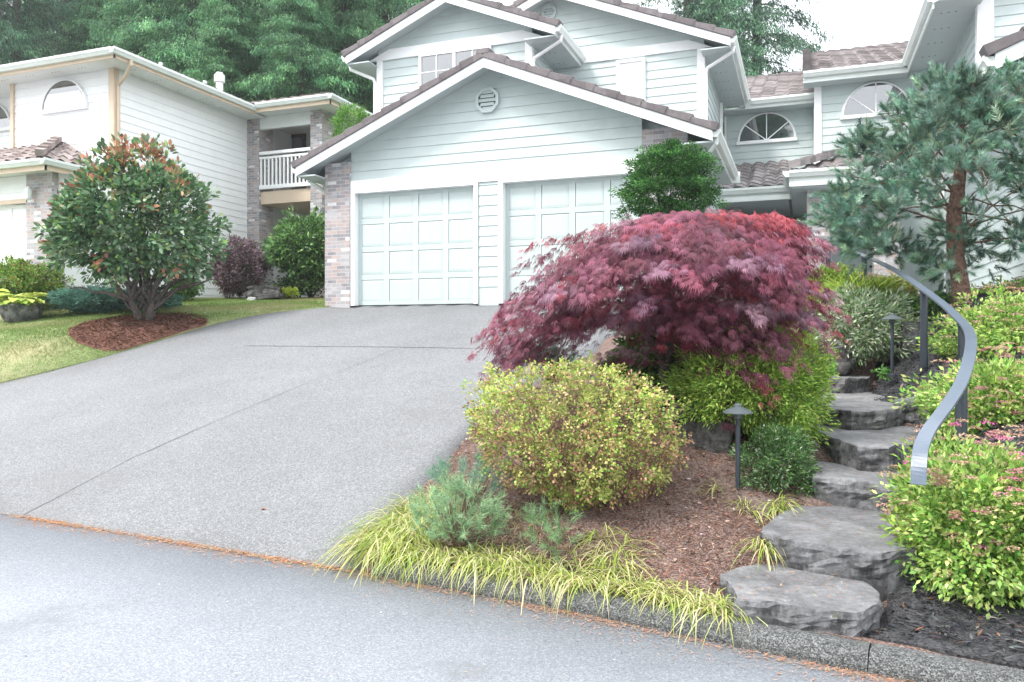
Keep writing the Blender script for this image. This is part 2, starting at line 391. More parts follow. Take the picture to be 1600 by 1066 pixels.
def rect_window(par, x0, x1, z0, z1, Y, nx=2, frame=.06, mat=None, grid=True, blind=False):
    mat = mat or M_trim; f = MB()
    for a, b, c, d in ((x0, x1, z1-frame, z1), (x0, x1, z0, z0+frame), (x0, x0+frame, z0+frame, z1-frame), (x1-frame, x1, z0+frame, z1-frame)): f.box(a, b, Y-.05, Y+.02, c, d)
    for i in range(1, nx):
        xm = x0+(x1-x0)*i/nx; f.box(xm-.03, xm+.03, Y-.046, Y+.018, z0+frame, z1-frame)
    w_ = f.build('window', mat, par)
    if grid:
        g = MB(); nn = nx*2
        for i in range(1, nn):
            if i % 2 or nx == 1:
                xm = x0+(x1-x0)*i/nn; g.box(xm-.009, xm+.009, Y-.036, Y-.026, z0+frame, z1-frame)
        for k in (1, 2):
            zm = z0+(z1-z0)*k/3; g.box(x0+frame, x1-frame, Y-.034, Y-.028, zm-.009, zm+.009)
        g.build('glazing_bar', mat, w_)
    p = MB(); p.box(x0+.03, x1-.03, Y-.024, Y-.012, z0+.03, z1-.03); p.build('pane', (M_wside if blind else M_glass), w_)
    return w_
# ================================================================ GROUND
EX = [-60, -20, -6.55, -2.62, -1.22, -.19, .47, 6, 40]; EYY = [9.0, 6.1, 4.81, 4.42, 4.24, 4.02, 3.91, 3.0, -3.0]
def edge(x): return float(np.interp(x, EX, EYY))
GZ = 2.12
def drv(x, y):
    e = edge(x); return GZ*min(1, max(0, (y-e)/(12.79-e)))
def march(px, py, h, d0=2.5, d1=40):
    r = ray(px, py); d = d0
    while d < d1:
        if EYE+r[2]*d < h(r[0]*d, r[1]*d):
            a, b = d-.05, d
            for _ in range(20):
                m_ = (a+b)/2
                if EYE+r[2]*m_ < h(r[0]*m_, r[1]*m_): b = m_
                else: a = m_
            return at(px, py, b)
        d += .05
    return at(px, py, d1)
LB = [march(x, y, drv) for x, y in ((0, 600), (75, 582), (150, 562), (240, 536), (300, 517), (350, 503), (400, 493), (455, 485.5), (513, 480.5))]
RB = [march(x, y, drv) for x, y in ((570, 893), (590, 850), (630, 790), (690, 735), (730, 685), (790, 630), (860, 590), (925, 558), (950, 530))]+[Vector((-1.9, 12.0, drv(-1.9, 12.0)))]
g_ = lambda px, py, d: tuple(at(px, py, d))
GP = [tuple(p) for p in LB]+[((a.x+b.x)/2, (a.y+b.y)/2, drv((a.x+b.x)/2, (a.y+b.y)/2)) for a, b in zip(LB, LB[1:])]+[tuple(p) for p in RB]
GP += [(x, edge(x)+.19, .085) for x in (-2.4, -1.8, -1.2, -.6, 0, .5, 1, 2, 4, 8, 14)]
GP += [g_(1050, 830, 5.15), g_(1152, 772, 5.5), (-1.47, 5.21, .34), (-1.17, 6.8, .90), g_(1393, 585, 8.1), (1.57, 9.65, 1.88), g_(1447, 578, 7.4), g_(1350, 470, 10), (.32, 12.9, 2.1), (0, 16, 2.12), (2.5, 14, 2.12), (1.5, 11.3, 2.06), (2.5, 11.0, 2.06), (.3, 11.3, 2.06), (1.2, 12.5, 2.06), (3.3, 11.6, 2.08), (5, 10.8, 2.0), (.6, 10.3, 1.95), (2.2, 10.2, 1.98), (.2, 10.2, 1.85), (4, 13, 2.1), (1, 18, 2.08), (1.3, 11.9, 2.06)]
GP += [g_(1300, 1000, 3.9), g_(1445, 880, 4.4), g_(1520, 930, 4.3), (.95, 5.4, .50), (1.2, 6.3, .85), (2.0, 5.0, .45), (2.2, 6.6, 1.05), (3.5, 8, 1.5), (3, 10.5, 1.9), (7, 7, 1.2), (8, 12, 2.0), (12, 8, 1.4), (-.6, 9.5, 1.6), (-.9, 11.5, 2.05), ]
STEPS = [(.205, (1126, 1379, 875, 950)), (.38, (1190, 1440, 787, 855)), (.57, (1268, 1436, 716, 755)), (.76, (1260, 1440, 658, 692)), (.93, (1258, 1414, 612, 638)), (1.10, (1262, 1360, 578, 589))]
for z_, (x0_, x1_, y0_, y1_) in STEPS:
    for fx, fy, dz_ in ((.15, .25, .13), (.5, .25, .13), (.85, .25, .13), (.2, .8, .19), (.5, .8, .19), (.8, .8, .19), (-.12, .4, .05), (1.1, .4, .05)):
        q_ = onZ(x0_+(x1_-x0_)*fx, y0_+(y1_-y0_)*fy, z_); GP.append((q_.x, q_.y, z_-dz_))
GP += [(-11.3, 11.04, 1.79), (-11.5, 9.4, 1.42), (-13.8, 10.6, 1.78), (-11.0, 14.6, 2.34), (-8.9, 13.3, 2.14), (-14.0, 13.4, 2.30), (-14.2, 17, 2.5), (-11, 17.5, 2.5), (-11, 26, 2.7), (-17, 11.8, 2.2), (-14, 8, 1.15), (-14, 6.2, .25), (-20, 8, 1.0), (-26, 12, 2.2), (-26, 26, 2.8), (14, 20, 2.4), (26, 20, 2.4), (0, 30, 2.6), (-20, 40, 3), (20, 40, 3), (26, 4, .6)]
GP = np.array(GP)
def tps_fit(P):
    n = len(P); r = np.linalg.norm(P[:, None, :2]-P[None, :, :2], axis=2); K = np.where(r > 0, r*r*np.log(np.maximum(r, 1e-9)), 0)+np.eye(n)*.02
    Q = np.c_[np.ones(n), P[:, :2]]; A = np.block([[K, Q], [Q.T, np.zeros((3, 3))]])
    return np.linalg.solve(A, np.r_[P[:, 2], 0, 0, 0])
TW = tps_fit(GP)
def H_arr(x, y):
    x = np.asarray(x, float); y = np.asarray(y, float); sh = x.shape; x = x.ravel(); y = y.ravel()
    r = np.hypot(x[:, None]-GP[:, 0], y[:, None]-GP[:, 1]); K = np.where(r > 0, r*r*np.log(np.maximum(r, 1e-9)), 0)
    return (K@TW[:-3]+TW[-3]+TW[-2]*x+TW[-1]*y).reshape(sh)
def H(x, y): return float(H_arr([x], [y])[0])
def region(name, poly, hf, step, mat, dz=0, rough=0, kind='structure', skirt=.25):
    P = []
    for i, a in enumerate(poly):
        b = poly[(i+1) % len(poly)]; n = max(1, int(math.hypot(b[0]-a[0], b[1]-a[1])/step))
        P += [(a[0]+(b[0]-a[0])*k/n, a[1]+(b[1]-a[1])*k/n) for k in range(n)]
    nb = len(P); B = np.array(P); xs = np.arange(B[:, 0].min(), B[:, 0].max(), step); ys = np.arange(B[:, 1].min(), B[:, 1].max(), step)
    X, Y = np.meshgrid(xs, ys); Q = np.c_[X.ravel(), Y.ravel()]
    ins = np.zeros(len(Q), bool)
    for i in range(nb):
        a, b = B[i], B[(i+1) % nb]
        c = ((a[1] > Q[:, 1]) != (b[1] > Q[:, 1])); t = (b[0]-a[0])*(Q[:, 1]-a[1])/((b[1]-a[1]) if abs(b[1]-a[1]) > 1e-12 else 1e-12)+a[0]
        ins ^= c & (Q[:, 0] < t)
    dmin = np.full(len(Q), 1e9)
    for i in range(nb): dmin = np.minimum(dmin, np.hypot(Q[:, 0]-B[i, 0], Q[:, 1]-B[i, 1]))
    Q = Q[ins & (dmin > step*.45)]
    pts = [Vector(p) for p in P]+[Vector(q) for q in Q.tolist()]
    vv, ee, ff, *_ = delaunay_2d_cdt(pts, [(i, (i+1) % nb) for i in range(nb)], [], 1, 1e-5)
    vs = []
    for p in vv:
        z = hf(p.x, p.y)+dz
        if rough: z += rough*noise.noise(Vector((p.x*3.1, p.y*3.1, 0)))+rough*.6*noise.noise(Vector((p.x*9, p.y*9, 3)))
        vs.append((p.x, p.y, z))
    me = bpy.data.meshes.new(name); me.from_pydata(vs, [], [tuple(f) for f in ff]); me.validate()
    bm = bmesh.new(); bm.from_mesh(me); bmesh.ops.recalc_face_normals(bm, faces=bm.faces)
    up = sum(f.normal.z for f in bm.faces)
    if up < 0: bmesh.ops.reverse_faces(bm, faces=bm.faces)
    for f in bm.faces: f.smooth = True
    if skirt:
        be = [e for e in bm.edges if e.is_boundary]; r = bmesh.ops.extrude_edge_only(bm, edges=be)
        for v in [g for g in r['geom'] if isinstance(g, bmesh.types.BMVert)]: v.co.z -= skirt
        for f in [g for g in r['geom'] if isinstance(g, bmesh.types.BMFace)]: f.smooth = False
    bm.to_mesh(me); bm.free(); me.materials.append(mat)
    o = bpy.data.objects.new(name, me); C.objects.link(o); return tag(o, kind=kind)
xy = lambda P: [(p[0], p[1]) for p in P]
# far ground sheet
gx = np.r_[-400, -200, -100, -60, np.arange(-36, 37, 3.0), 60, 100, 200, 400]; gy = np.r_[-200, -100, -60, -30, 0, 3, np.arange(5, 42, 3.0), 60, 100, 200, 400]
mb = MB(); nx, ny = len(gx), len(gy); vs = []
for y in gy:
    for x in gx:
        cx, cy = max(-26, min(26, x)), max(-5, min(40, y))
        z = -.35 if y < 6.5 else min(H(cx, cy), drv(cx, cy)+1.2)-.5
        vs.append((x, y, z))
mb.add(vs, [(j*nx+i, j*nx+i+1, (j+1)*nx+i+1, (j+1)*nx+i) for j in range(ny-1) for i in range(nx-1)])
tag(mb.build('ground', M_soil, smooth=True), kind='structure')
# street and driveway
sp = [(x, edge(x)) for x in (60, 40, 6, 3, 1.5, .47, -.19, -1.22, -2.62, -4.5, -6.55, -12, -20, -60)]
region('street', [(-60, -30), (60, -30)]+sp, lambda x, y: 0.0, 1.5, M_street)
dpoly = [(x, edge(x)+.004) for x in (-2.66, -4.5, -6.55, -9, -13)]+[(-13.2, 5.6), (-12.2, 6.3)]+xy(LB)+[(-8.5, 12.79+.2), (-1.8, 12.79+.2), (-1.8, 12.0)]+xy(RB)[::-1][1:]
region('driveway', dpoly, drv, .5, M_drive, dz=.004)
# dark joints sawn across and along the slab
def groove(P, w_, mat, name, dz=.0085):
    mb = MB(); n = len(P); vs = []
    for i, p in enumerate(P):
        q, r = Vector(P[max(0, i-1)]), Vector(P[min(n-1, i+1)]); t = (r-q).normalized(); s_ = Vector((-t.y, t.x, 0))
        w2 = w_*(.6+.8*random.random()); p = Vector(p)
        for k in (-1, 1):
            c = p+s_*k*w2/2; vs.append((c.x, c.y, (drv(c.x, c.y) if c.y > edge(c.x)-.02 else 0)+dz))
    mb.add(vs, [(2*i, 2*i+1, 2*i+3, 2*i+2) for i in range(n-1)]); return tag(mb.build(name, mat), kind='structure')
M_joint = paint('joint_dirt', (.105, .104, .10), .95, .3, 9)
M_joint2 = paint('joint_faint', (.15, .153, .156), .95, .1, 12)
def dens(P, st=.12):
    o = []
    for a, b in zip(P, P[1:]):
        n = max(1, int((b-a).length/st)); o += [a+(b-a)*k/n+Vector((random.uniform(-.006, .006), random.uniform(-.006, .006), 0)) for k in range(n)]
    return o+[P[-1]]
groove(dens([march(x, y, drv) for x, y in ((385, 541), (600, 543), (760, 545.5), (925, 548.5))]), .016, M_joint, 'driveway_joint')
jl = [march(x, y, drv) for x, y in ((36, 806), (120, 762), (210, 715), (330, 662), (470, 603), (560, 570), (620, 545))]
groove(dens(jl[:4]), .010, M_joint2, 'driveway_joint'); groove(dens(jl[3:]), .007, M_joint2, 'driveway_joint')
# lawn, mulch ring, bed
lawn = xy(LB)+[(-8.5, 12.85), (-8.5, 27), (-32, 27), (-32, 7.6), (-12.6, 6.4)]
region('lawn', lawn, H, .6, M_lawn, dz=.02, rough=.02)
MR = march(222, 524, lambda x, y: H(x, y)+.1)
TREEP = at(226, 504, 14.3); 
def ell(cx, cy, a, b, n=40, wob=.08): return [(cx+a*math.cos(2*math.pi*i/n)*(1+wob*noise.noise(Vector((i*.7, 2, 0)))), cy+b*math.sin(2*math.pi*i/n)*(1+wob*noise.noise(Vector((i*.7, 8, 0))))) for i in range(n)]
mc = (TREEP.x+.22, TREEP.y-.30)
def mound(x, y):
    r = math.hypot((x-mc[0])/1.08, (y-mc[1])/1.15); return H(x, y)+.028+.035*max(0, 1-r*r)
def inlawn(p):
    c = False; n = len(lawn)
    for i in range(n):
        a, b = lawn[i], lawn[(i+1) % n]
        if (a[1] > p[1]) != (b[1] > p[1]) and p[0] < (b[0]-a[0])*(p[1]-a[1])/(b[1]-a[1])+a[0]: c = not c
    return c
ring = []
for p in ell(*mc, 1.08, 1.15, 72):
    k = 1.0
    while k > .2 and not inlawn((mc[0]+(p[0]-mc[0])*(k+.01), mc[1]+(p[1]-mc[1])*(k+.01))): k -= .01
    ring.append((mc[0]+(p[0]-mc[0])*k, mc[1]+(p[1]-mc[1])*k))
region('mulch_ring', ring, mound, .14, M_red, rough=.03)
bed = [(RB[0].x+.02, RB[0].y-.02)]+[(x, edge(x)+.16) for x in (-2.3, -1.7, -1.22, -.7, -.19, .1, .47, 1.2, 2.5, 4, 6, 12, 20)]+[(20, 10.2), (2.6, 10.2), (2.6, 11.9), (-.15, 11.9), (-.15, 18), (-1.75, 18)]+xy(RB)[::-1][:-1]
region('planting_bed', bed, H, .22, M_mulch, dz=.012, rough=.035)
region('path', [(-.4, 11.9), (3.0, 11.9), (3.0, 20.4), (-1.7, 20.4), (-1.7, 17.9), (-.4, 17.9)], lambda x, y: GZ+.03, 1.0, M_conc)
# right-hand bed surface of black bark lies on the soil
blk = [tuple(at(px, py, d))[:2] for px, py, d in ((1322, 1000, 3.92), (1380, 960, 4.0), (1395, 900, 4.45), (1440, 860, 4.7))]+[(.75, 5.6), (.74, 6.6), (.72, 7.3), (.64, 8.0), (.60, 8.9), (.80, 9.9), (2.5, 10.15), (6, 9.6), (9, 7), (9, edge(9)+.2), (4, edge(4)+.2), (2.5, edge(2.5)+.2), (1.2, edge(1.2)+.19), (.6, edge(.6)+.19)]
region('bark_bed', blk, H, .16, M_black, dz=.026, rough=.035)
# kerb
def sweep_path(mb, prof, P, up=None):
    n = len(P); m = len(prof); vs = []
    for i, p in enumerate(P):
        t = (Vector(P[min(i+1, n-1)])-Vector(P[max(i-1, 0)])); t.z = 0; t.normalize(); s_ = Vector((-t.y, t.x, 0))
        for o, z in prof: vs.append(Vector(p)+s_*o+Vector((0, 0, z)))
    mb.add(vs, [(i*m+k, i*m+(k+1) % m, (i+1)*m+(k+1) % m, (i+1)*m+k) for i in range(n-1) for k in range(m)]+[tuple(range(m))[::-1], tuple(range((n-1)*m, n*m))])
CP = [(-.02, -.1), (-.012, .03), (.01, .065), (.045, .087), (.10, .093), (.15, .088), (.175, .07), (.175, -.1)]
cut = [-2.64, -1.0, .28, 1.9, 3.6, 5.3, 7]
for a, b in zip(cut, cut[1:]):
    mb = MB(); xs = np.linspace(a+.0025, b-.0025, 36); pts = []
    for x in xs:
        jz = .006*noise.noise(Vector((x*6, 1, 0))); pts.append((x, edge(x)+.005*noise.noise(Vector((x*9, 4, 0))), jz))
    if a < -2.5: pts[0] = (pts[0][0], pts[0][1], -.05); pts[1] = (pts[1][0], pts[1][1], -.02)
    sweep_path(mb, CP, pts); tag(mb.build('curb', M_curb, smooth=False), kind='structure')
# ================================================================ HOUSES
def eave_soffit(mb, x0, x1, y0, y1, z): mb.box(x0, x1, y0, y1, z, z+.03)
# ---- grey townhouse with the two garage doors
T1 = thing('townhouse', 'sage green gabled townhouse with two panelled garage doors and an octagonal gable vent', 'house', (-5.1, 12.79, GZ))
Yg = 12.79
zt = 4.71; sl = .417; xl, xr = -8.916, -1.306; xc = (xl+xr)/2; za = zt+sl*(xc-xl)
# walls (solid backing, then boards)
def under(x): return za-sl*abs(x-xc)-.03
wl = MB()
wl.prism([(-8.5, Yg+.16, GZ-.1), (-1.75, Yg+.16, GZ-.1), (-1.75, Yg+.16, under(-1.75)), (xc, Yg+.16, under(xc)), (-8.5, Yg+.16, under(-8.5))], (0, .1, 0))
wl.box(-8.5, -8.4, Yg+.05, 16.1, GZ-.1, 4.8); wl.box(-1.85, -1.75, Yg+.05, 20.38, GZ-.1, 4.8)
siding(wl, [(-8.01, 4.47), (-2.485, 4.47), (-2.485, under(-2.485)), (xc, under(xc)), (-8.01, under(-8.01))], fY(Yg), z00=4.47)
siding(wl, [(-5.40, 2.42), (-5.02, 2.42), (-5.02, 4.27), (-5.40, 4.27)], fY(Yg), z00=2.42)
wl.box(-5.40, -5.02, Yg-.005, Yg+.16, GZ-.05, 2.42)
siding(wl, [(Yg+.12, GZ), (20.38, GZ), (20.38, 4.62), (Yg+.12, 4.62)], fXp(-1.75))
wl.build('wall', M_side, T1)
br = MB(); br.box(-8.556, -8.01, Yg-.07, Yg+.5, GZ-.25, under(-8.556)); br.build('brick_pillar', M_brick, T1)
br = MB(); br.box(-2.475, -1.74, Yg-.07, Yg+.12, GZ-.25, under(-1.9)-.0); br.build('brick_pillar', M_brick, T1)
tr = MB()
tr.box(-8.01, -2.485, Yg-.045, Yg+.02, 4.275, 4.475)
for dx0, dx1 in ((-7.92, -5.48), (-4.925, -2.485)):
    tr.box(dx0, dx1, Yg-.05, Yg+.14, 4.235, 4.275)
    tr.box(dx0-.085, dx0, Yg-.048, Yg+.14, GZ, 4.275) ; tr.box(dx1, dx1+.075 if dx1 < -4 else dx1+.01, Yg-.048, Yg+.14, GZ, 4.275)
parts(tr, 'trim', M_trim, T1)
def garage_door(par, x0, x1, z0, z1, Y, mat, nx=4, nz=4):
    mb = MB(); mb.box(x0, x1, Y+.03, Y+.06, z0, z1); W, Hh = (x1-x0)/nx, (z1-z0)/nz
    for i in range(nx+1):
        c = x0+i*W; a = .055 if 0 < i < nx else .075; mb.box(max(x0, c-a), min(x1, c+a), Y, Y+.032, z0, z1)
    for k in range(nz+1):
        c = z0+k*Hh; a = .05 if 0 < k < nz else .065
        for i in range(nx):
            mb.box(x0+i*W+.055, x0+(i+1)*W-.055, Y+.0005, Y+.032, max(z0, c-a), min(z1, c+a))
        if 0 < k < nz: mb.box(x0, x1, Y-.0006, Y+.001, c-.004, c+.004)
    for i in range(nx):
        for k in range(nz):                             # bevelled raised field
            a0, a1, b0, b1 = x0+i*W+.062, x0+(i+1)*W-.062, z0+k*Hh+.056, z0+(k+1)*Hh-.056; s_ = .045
            o = [(a0, Y+.012, b0), (a1, Y+.012, b0), (a1, Y+.012, b1), (a0, Y+.012, b1)]; q = [(a0+s_, Y+.004, b0+s_), (a1-s_, Y+.004, b0+s_), (a1-s_, Y+.004, b1-s_), (a0+s_, Y+.004, b1-s_)]
            mb.add(o+q, [(4, 5, 6, 7)]+[(j, (j+1) % 4, 4+(j+1) % 4, 4+j) for j in range(4)])
    d = mb.build('garage_door', mat, par)
    s_ = MB(); s_.box(x0, x1, Y+.004, Y+.03, z0-.012, z0+.012); s_.build('rubber_seal', M_darkw, d)
    return d
garage_door(T1, -7.92, -5.48, GZ+.012, 4.235, Yg+.09, M_door); garage_door(T1, -4.925, -2.485, GZ+.012, 4.235, Yg+.09, M_door)
# octagonal vent
vc = onY(763, 158, Yg); V = MB(); R = .235
oc = [(R*math.cos(math.radians(22.5+45*k)), R*math.sin(math.radians(22.5+45*k))) for k in range(8)]
V.add([(vc.x+a, Yg-.075, vc.z+b) for a, b in oc]+[(vc.x+a*.76, Yg-.075, vc.z+b*.76) for a, b in oc]+[(vc.x+a, Yg, vc.z+b) for a, b in oc]+[(vc.x+a*.76, Yg-.03, vc.z+b*.76) for a, b in oc],
      [(k, (k+1) % 8, 8+(k+1) % 8, 8+k) for k in range(8)]+[(k, 16+k, 16+(k+1) % 8, (k+1) % 8) for k in range(8)]+[(8+k, 8+(k+1) % 8, 24+(k+1) % 8, 24+k) for k in range(8)])
vo = V.build('gable_vent', M_side, T1)
V = MB()
for k in range(5):
    z = vc.z-.145+k*.0725; hw = min(.17, .235-abs(z-vc.z)*.5-.07)
    V.prism([(vc.x-hw, Yg-.07, z-.022), (vc.x-hw, Yg-.062, z-.03), (vc.x-hw, Yg-.033, z+.028), (vc.x-hw, Yg-.041, z+.036)], (2*hw, 0, 0))
V.build('louvre', M_side, vo)
V = MB(); V.add([(vc.x+a*.8, Yg-.028, vc.z+b*.8) for a, b in oc], [tuple(range(8))]); V.build('mesh_screen', M_darkw, vo)
gable_trim(T1, xl, xr, zt, sl, 12.30, M_trim)
tile_roof('roof', (xr, 12.50, zt+.03), (xr, 15.9, zt+.03), (xc, 16.3, za+.03), (xc, 12.50, za+.03), M_tile, T1)
tile_roof('roof', (xl, 16.3, zt+.03), (xl, 12.50, zt+.03), (xc, 12.50, za+.03), (xc, 16.3, za+.03), M_tile, T1)
sf = MB()
for s_, x0 in ((1, xl), (-1, xr)):                      # boards under the rake and the boxed eaves
    sf.prism([(x0+s_*.02, 12.335, zt-.05), (xc, 12.335, za-.05), (xc, 12.335, za-.025), (x0+s_*.02, 12.335, zt-.025)], (0, 3.55, 0))
sf.box(xr-.5, xr-.01, 12.34, 15.86, zt-.175, zt-.15); sf.box(xl+.01, xl+.4, 12.34, 16.2, zt-.175, zt-.15)
sf.build('soffit', M_soff, T1)
gt = MB(); gutter(gt, (xr, 12.33, zt-.10), (xr, 15.85, zt-.10), (1, 0, 0)); gt.box(xr-.02, xr, 12.34, 15.85, zt-.16, zt+.02); gutter(gt, (xl, 16.2, zt-.10), (xl, 12.33, zt-.10), (-1, 0, 0)); gt.box(xl, xl+.02, 12.34, 16.2, zt-.16, zt+.02)
gt.box(xr-.02, xr+.15, 15.85, 15.88, zt-.17, zt+.05)
parts(gt, 'gutter', M_gut, T1)
ds = MB(); downspout(ds, [(xr+.05, 12.42, zt-.1), (xr+.05, 12.42, zt-.18), (xr-.12, 12.6, zt-.33), (-1.7, 12.80, zt-.42), (-1.7, 12.82, GZ+.1)], .036); ds.build('downspout', M_gut, T1)
ds = MB(); downspout(ds, [(xl-.03, 12.75, zt-.1), (xl-.03, 12.75, zt-.16), (xl+.2, 13.0, zt-.36), (-8.52, 13.3, zt-.42), (-8.56, 13.4, GZ)], .036); ds.build('downspout', M_gut, T1)
# upper left gable
def upper(par, xl, xr, zt, wx0, wx1, Y, Yr, Yb, zlow, post_w=.13, band=(7.43, 7.65), spout=(True, True)):
    sl = .417; xc = (xl+xr)/2; za = zt+sl*(xc-xl); un = lambda x: za-sl*abs(x-xc)-.03
    w_ = MB(); w_.prism([(wx0, Y, zlow), (wx1, Y, zlow), (wx1, Y, un(wx1)), (xc, Y, un(xc)), (wx0, Y, un(wx0))], (0, .12, 0))
    siding(w_, [(wx0+post_w, zlow), (wx1-post_w, zlow), (wx1-post_w, band[0]), (wx0+post_w, band[0])], fY(Y), z00=zlow)
    siding(w_, [(wx0, band[1]), (wx1, band[1]), (wx1, un(wx1)), (xc, un(xc)), (wx0, un(wx0))], fY(Y), z00=band[1])
    w_.box(wx1-.1, wx1-.005, Y+.12, Yb, zlow, band[1]); w_.box(wx0+.005, wx0+.1, Y+.12, Yb, zlow, band[1])
    siding(w_, [(Y+.02, zlow), (Yb, zlow), (Yb, band[0]), (Y+.02, band[0])], fXp(wx1)); siding(w_, [(Y+.02, zlow), (Yb, zlow), (Yb, band[0]), (Y+.02, band[0])], fXm(wx0))
    w_.build('wall', M_side, par)
    t = MB(); bl, bh = band
    P = [(xl+.06, bl), (xr-.06, bl), (xr-.06, bh), (xl+.06, bh)]
    xa = lambda z: (xc-(za-.16-z)/sl, xc+(za-.16-z)/sl)
    a0, a1 = xa(bh); b0, b1 = xa(bl); b0, b1 = max(b0, xl+.05), min(b1, xr-.05)
    t.prism([(b0, Y-.05, bl), (b1, Y-.05, bl), (max(a1, xc), Y-.05, bh), (min(a0, xc), Y-.05, bh)], (0, .055, 0))
    t.box(wx0-.01, wx0+post_w, Y-.045, Y+.06, zlow, bl); t.box(wx1-post_w, wx1+.02, Y-.045, Y+.09, zlow, bl)
    parts(t, 'trim', M_trim, par)
    gable_trim(par, xl, xr, zt, sl, Yr, M_trim)
    tile_roof('roof', (xr, Yr+.2, zt+.03), (xr, Yb, zt+.03), (xc, Yb+1.5, za+.03), (xc, Yr+.2, za+.03), M_tile2, par)
    tile_roof('roof', (xl, Yb, zt+.03), (xl, Yr+.2, zt+.03), (xc, Yr+.2, za+.03), (xc, Yb+1.5, za+.03), M_tile, par)
    s_ = MB()
    for q, x0 in ((1, xl), (-1, xr)): s_.prism([(x0+q*.02, Yr+.035, zt-.05), (xc, Yr+.035, za-.05), (xc, Yr+.035, za-.025), (x0+q*.02, Yr+.035, zt-.025)], (0, Yb-Yr-.1, 0))
    s_.box(wx1-.02, xr-.005, Yr+.04, Yb-.02, zt-.175, zt-.15); s_.box(xl+.005, wx0+.02, Yr+.04, Yb-.02, zt-.175, zt-.15)
    so_ = s_.build('soffit', M_soff, par)
    h = MB()                                            # small round vent holes in threes
    yy = Yr+.9
    while yy < Yb-.3:
        for k in range(3):
            x = wx1+.12+k*.11
            if x < xr-.08: h.lathe((x, yy, zt-.178), [(.014, 0), (.014, .004)], 8)
        yy += .62
    parts(h, 'vent_hole', M_darkw, so_)
    gt = MB(); gutter(gt, (xr, Yr+.02, zt-.10), (xr, Yb, zt-.10), (1, 0, 0)); gt.box(xr-.02, xr, Yr+.036, Yb, zt-.16, zt+.02)
    gutter(gt, (xl, Yb, zt-.10), (xl, Yr+.02, zt-.10), (-1, 0, 0)); gt.box(xl, xl+.02, Yr+.036, Yb, zt-.16, zt+.02)
    parts(gt, 'gutter', M_gut, par)
    for on, s_, tx, wx in ((spout[0], -1, xl, wx0), (spout[1], 1, xr, wx1)):
        if on:
            d = MB(); downspout(d, [(tx+s_*.05, Yr+.25, zt-.1), (tx+s_*.04, Yr+.25, zt-.2), (wx+s_*.08, Y-.06, zt-.42), (wx+s_*.045, Y-.05, zt-.5), (wx+s_*.045, Y-.05, zlow)], .036); d.build('downspout', M_trim, par)
    return xc, za
upper(T1, -9.07, -4.44, 7.47, -8.55, -5.06, 14.7, 14.25, 16.14, 4.9)
p0, p1 = onY(657, 87, 14.7), onY(657, 150, 14.7)
rect_window(T1, p0.x, p0.x+1.62, 6.25, p0.z, 14.66, nx=2)
upper(T1, -8.71, -1.33, 7.36, -8.2, -1.88, 16.15, 15.7, 19.9, 4.7, band=(7.36, 7.56), spout=(False, True))
a_, b_ = onY(964, 97, 16.15), onY(1009, 140, 16.15)
rect_window(T1, a_.x, b_.x, a_.z-1.15, a_.z, 16.12, nx=1, blind=True)
vc2 = onY(859, 21, 16.15); V = MB(); V.lathe((0, 0, 0), [(.17, 0), (.17, .07), (.115, .07), (.115, .03)], 8)
V.v = [(vc2.x+x, 16.15-z, vc2.z+y) for x, y, z in V.v]; vo = V.build('gable_vent', M_side, T1)
V = MB()
for k in range(4): z = vc2.z-.09+k*.06; V.box(vc2.x-.12, vc2.x+.12, 16.085, 16.11, z-.004, z+.018)
V.build('louvre', M_side, vo)
# middle wall with the first half-round window, its roof and the porch roof
W = MB(); W.box(-1.88, .29, 20.4, 20.5, 4.6, 7.3); siding(W, [(-1.86, 4.9), (.20, 4.9), (.20, 7.12), (-1.86, 7.12)], fY(20.4), z00=4.9)
W.build('wall', M_side, T1)
t = MB(); t.box(-1.86, -1.82, 20.35, 20.39, 4.9, 7.1); t.box(-1.86, -1.80, 19.2, 19.26, 4.9, 7.12); parts(t, 'trim', M_trim, T1)
a_, b_ = onY(1152.5, 225, 20.4), onY(1244.5, 219, 20.4)
arch_window(T1, a_.x, b_.x, a_.z, 20.37, .70, True)
tile_roof('roof', (-1.33, 19.9, 7.30), (.30, 19.9, 7.30), (.30, 25.7, 9.72), (-6, 25.7, 9.72), M_tile2, T1)
gt = MB(); gutter(gt, (-1.2, 19.9, 7.18), (.27, 19.9, 7.18), (0, -1, 0)); gt.box(-1.33, .27, 19.9, 19.93, 7.10, 7.30); parts(gt, 'gutter', M_gut, T1)
sf = MB(); sf.box(-1.9, .27, 19.93, 20.4, 7.10, 7.13); sf.build('soffit', M_soff, T1)
PE = 17.86
tile_roof('porch_roof', (-1.72, PE, 4.80), (-.26, PE, 4.80), (-.26, 20.38, 5.86), (-1.72, 20.38, 5.86), M_tile2, T1, expo=.33, wave=.30, amp=.03)
gt = MB(); gutter(gt, (-1.74, PE, 4.66), (-.26, PE, 4.66), (0, -1, 0)); gt.box(-1.74, -.26, PE, PE+.03, 4.50, 4.78); gt.box(-1.74, -.26, PE-.03, PE, 4.50, 4.60); parts(gt, 'gutter', M_gut, T1)
sf = MB(); sf.box(-1.74, -.3, PE+.03, 20.4, 4.50, 4.53); sf.build('porch_ceiling', M_soff, T1)
W = MB(); W.box(-1.74, 3.0, 20.36, 20.40, GZ, 4.9); W.build('entry_wall', M_darkw, T1)  # porch shadow is put into this back wall's near-black colour
br = MB(); br.box(-1.73, -1.36, 18.6, 19.0, GZ, 4.5); br.build('brick_pillar', M_brick, T1)
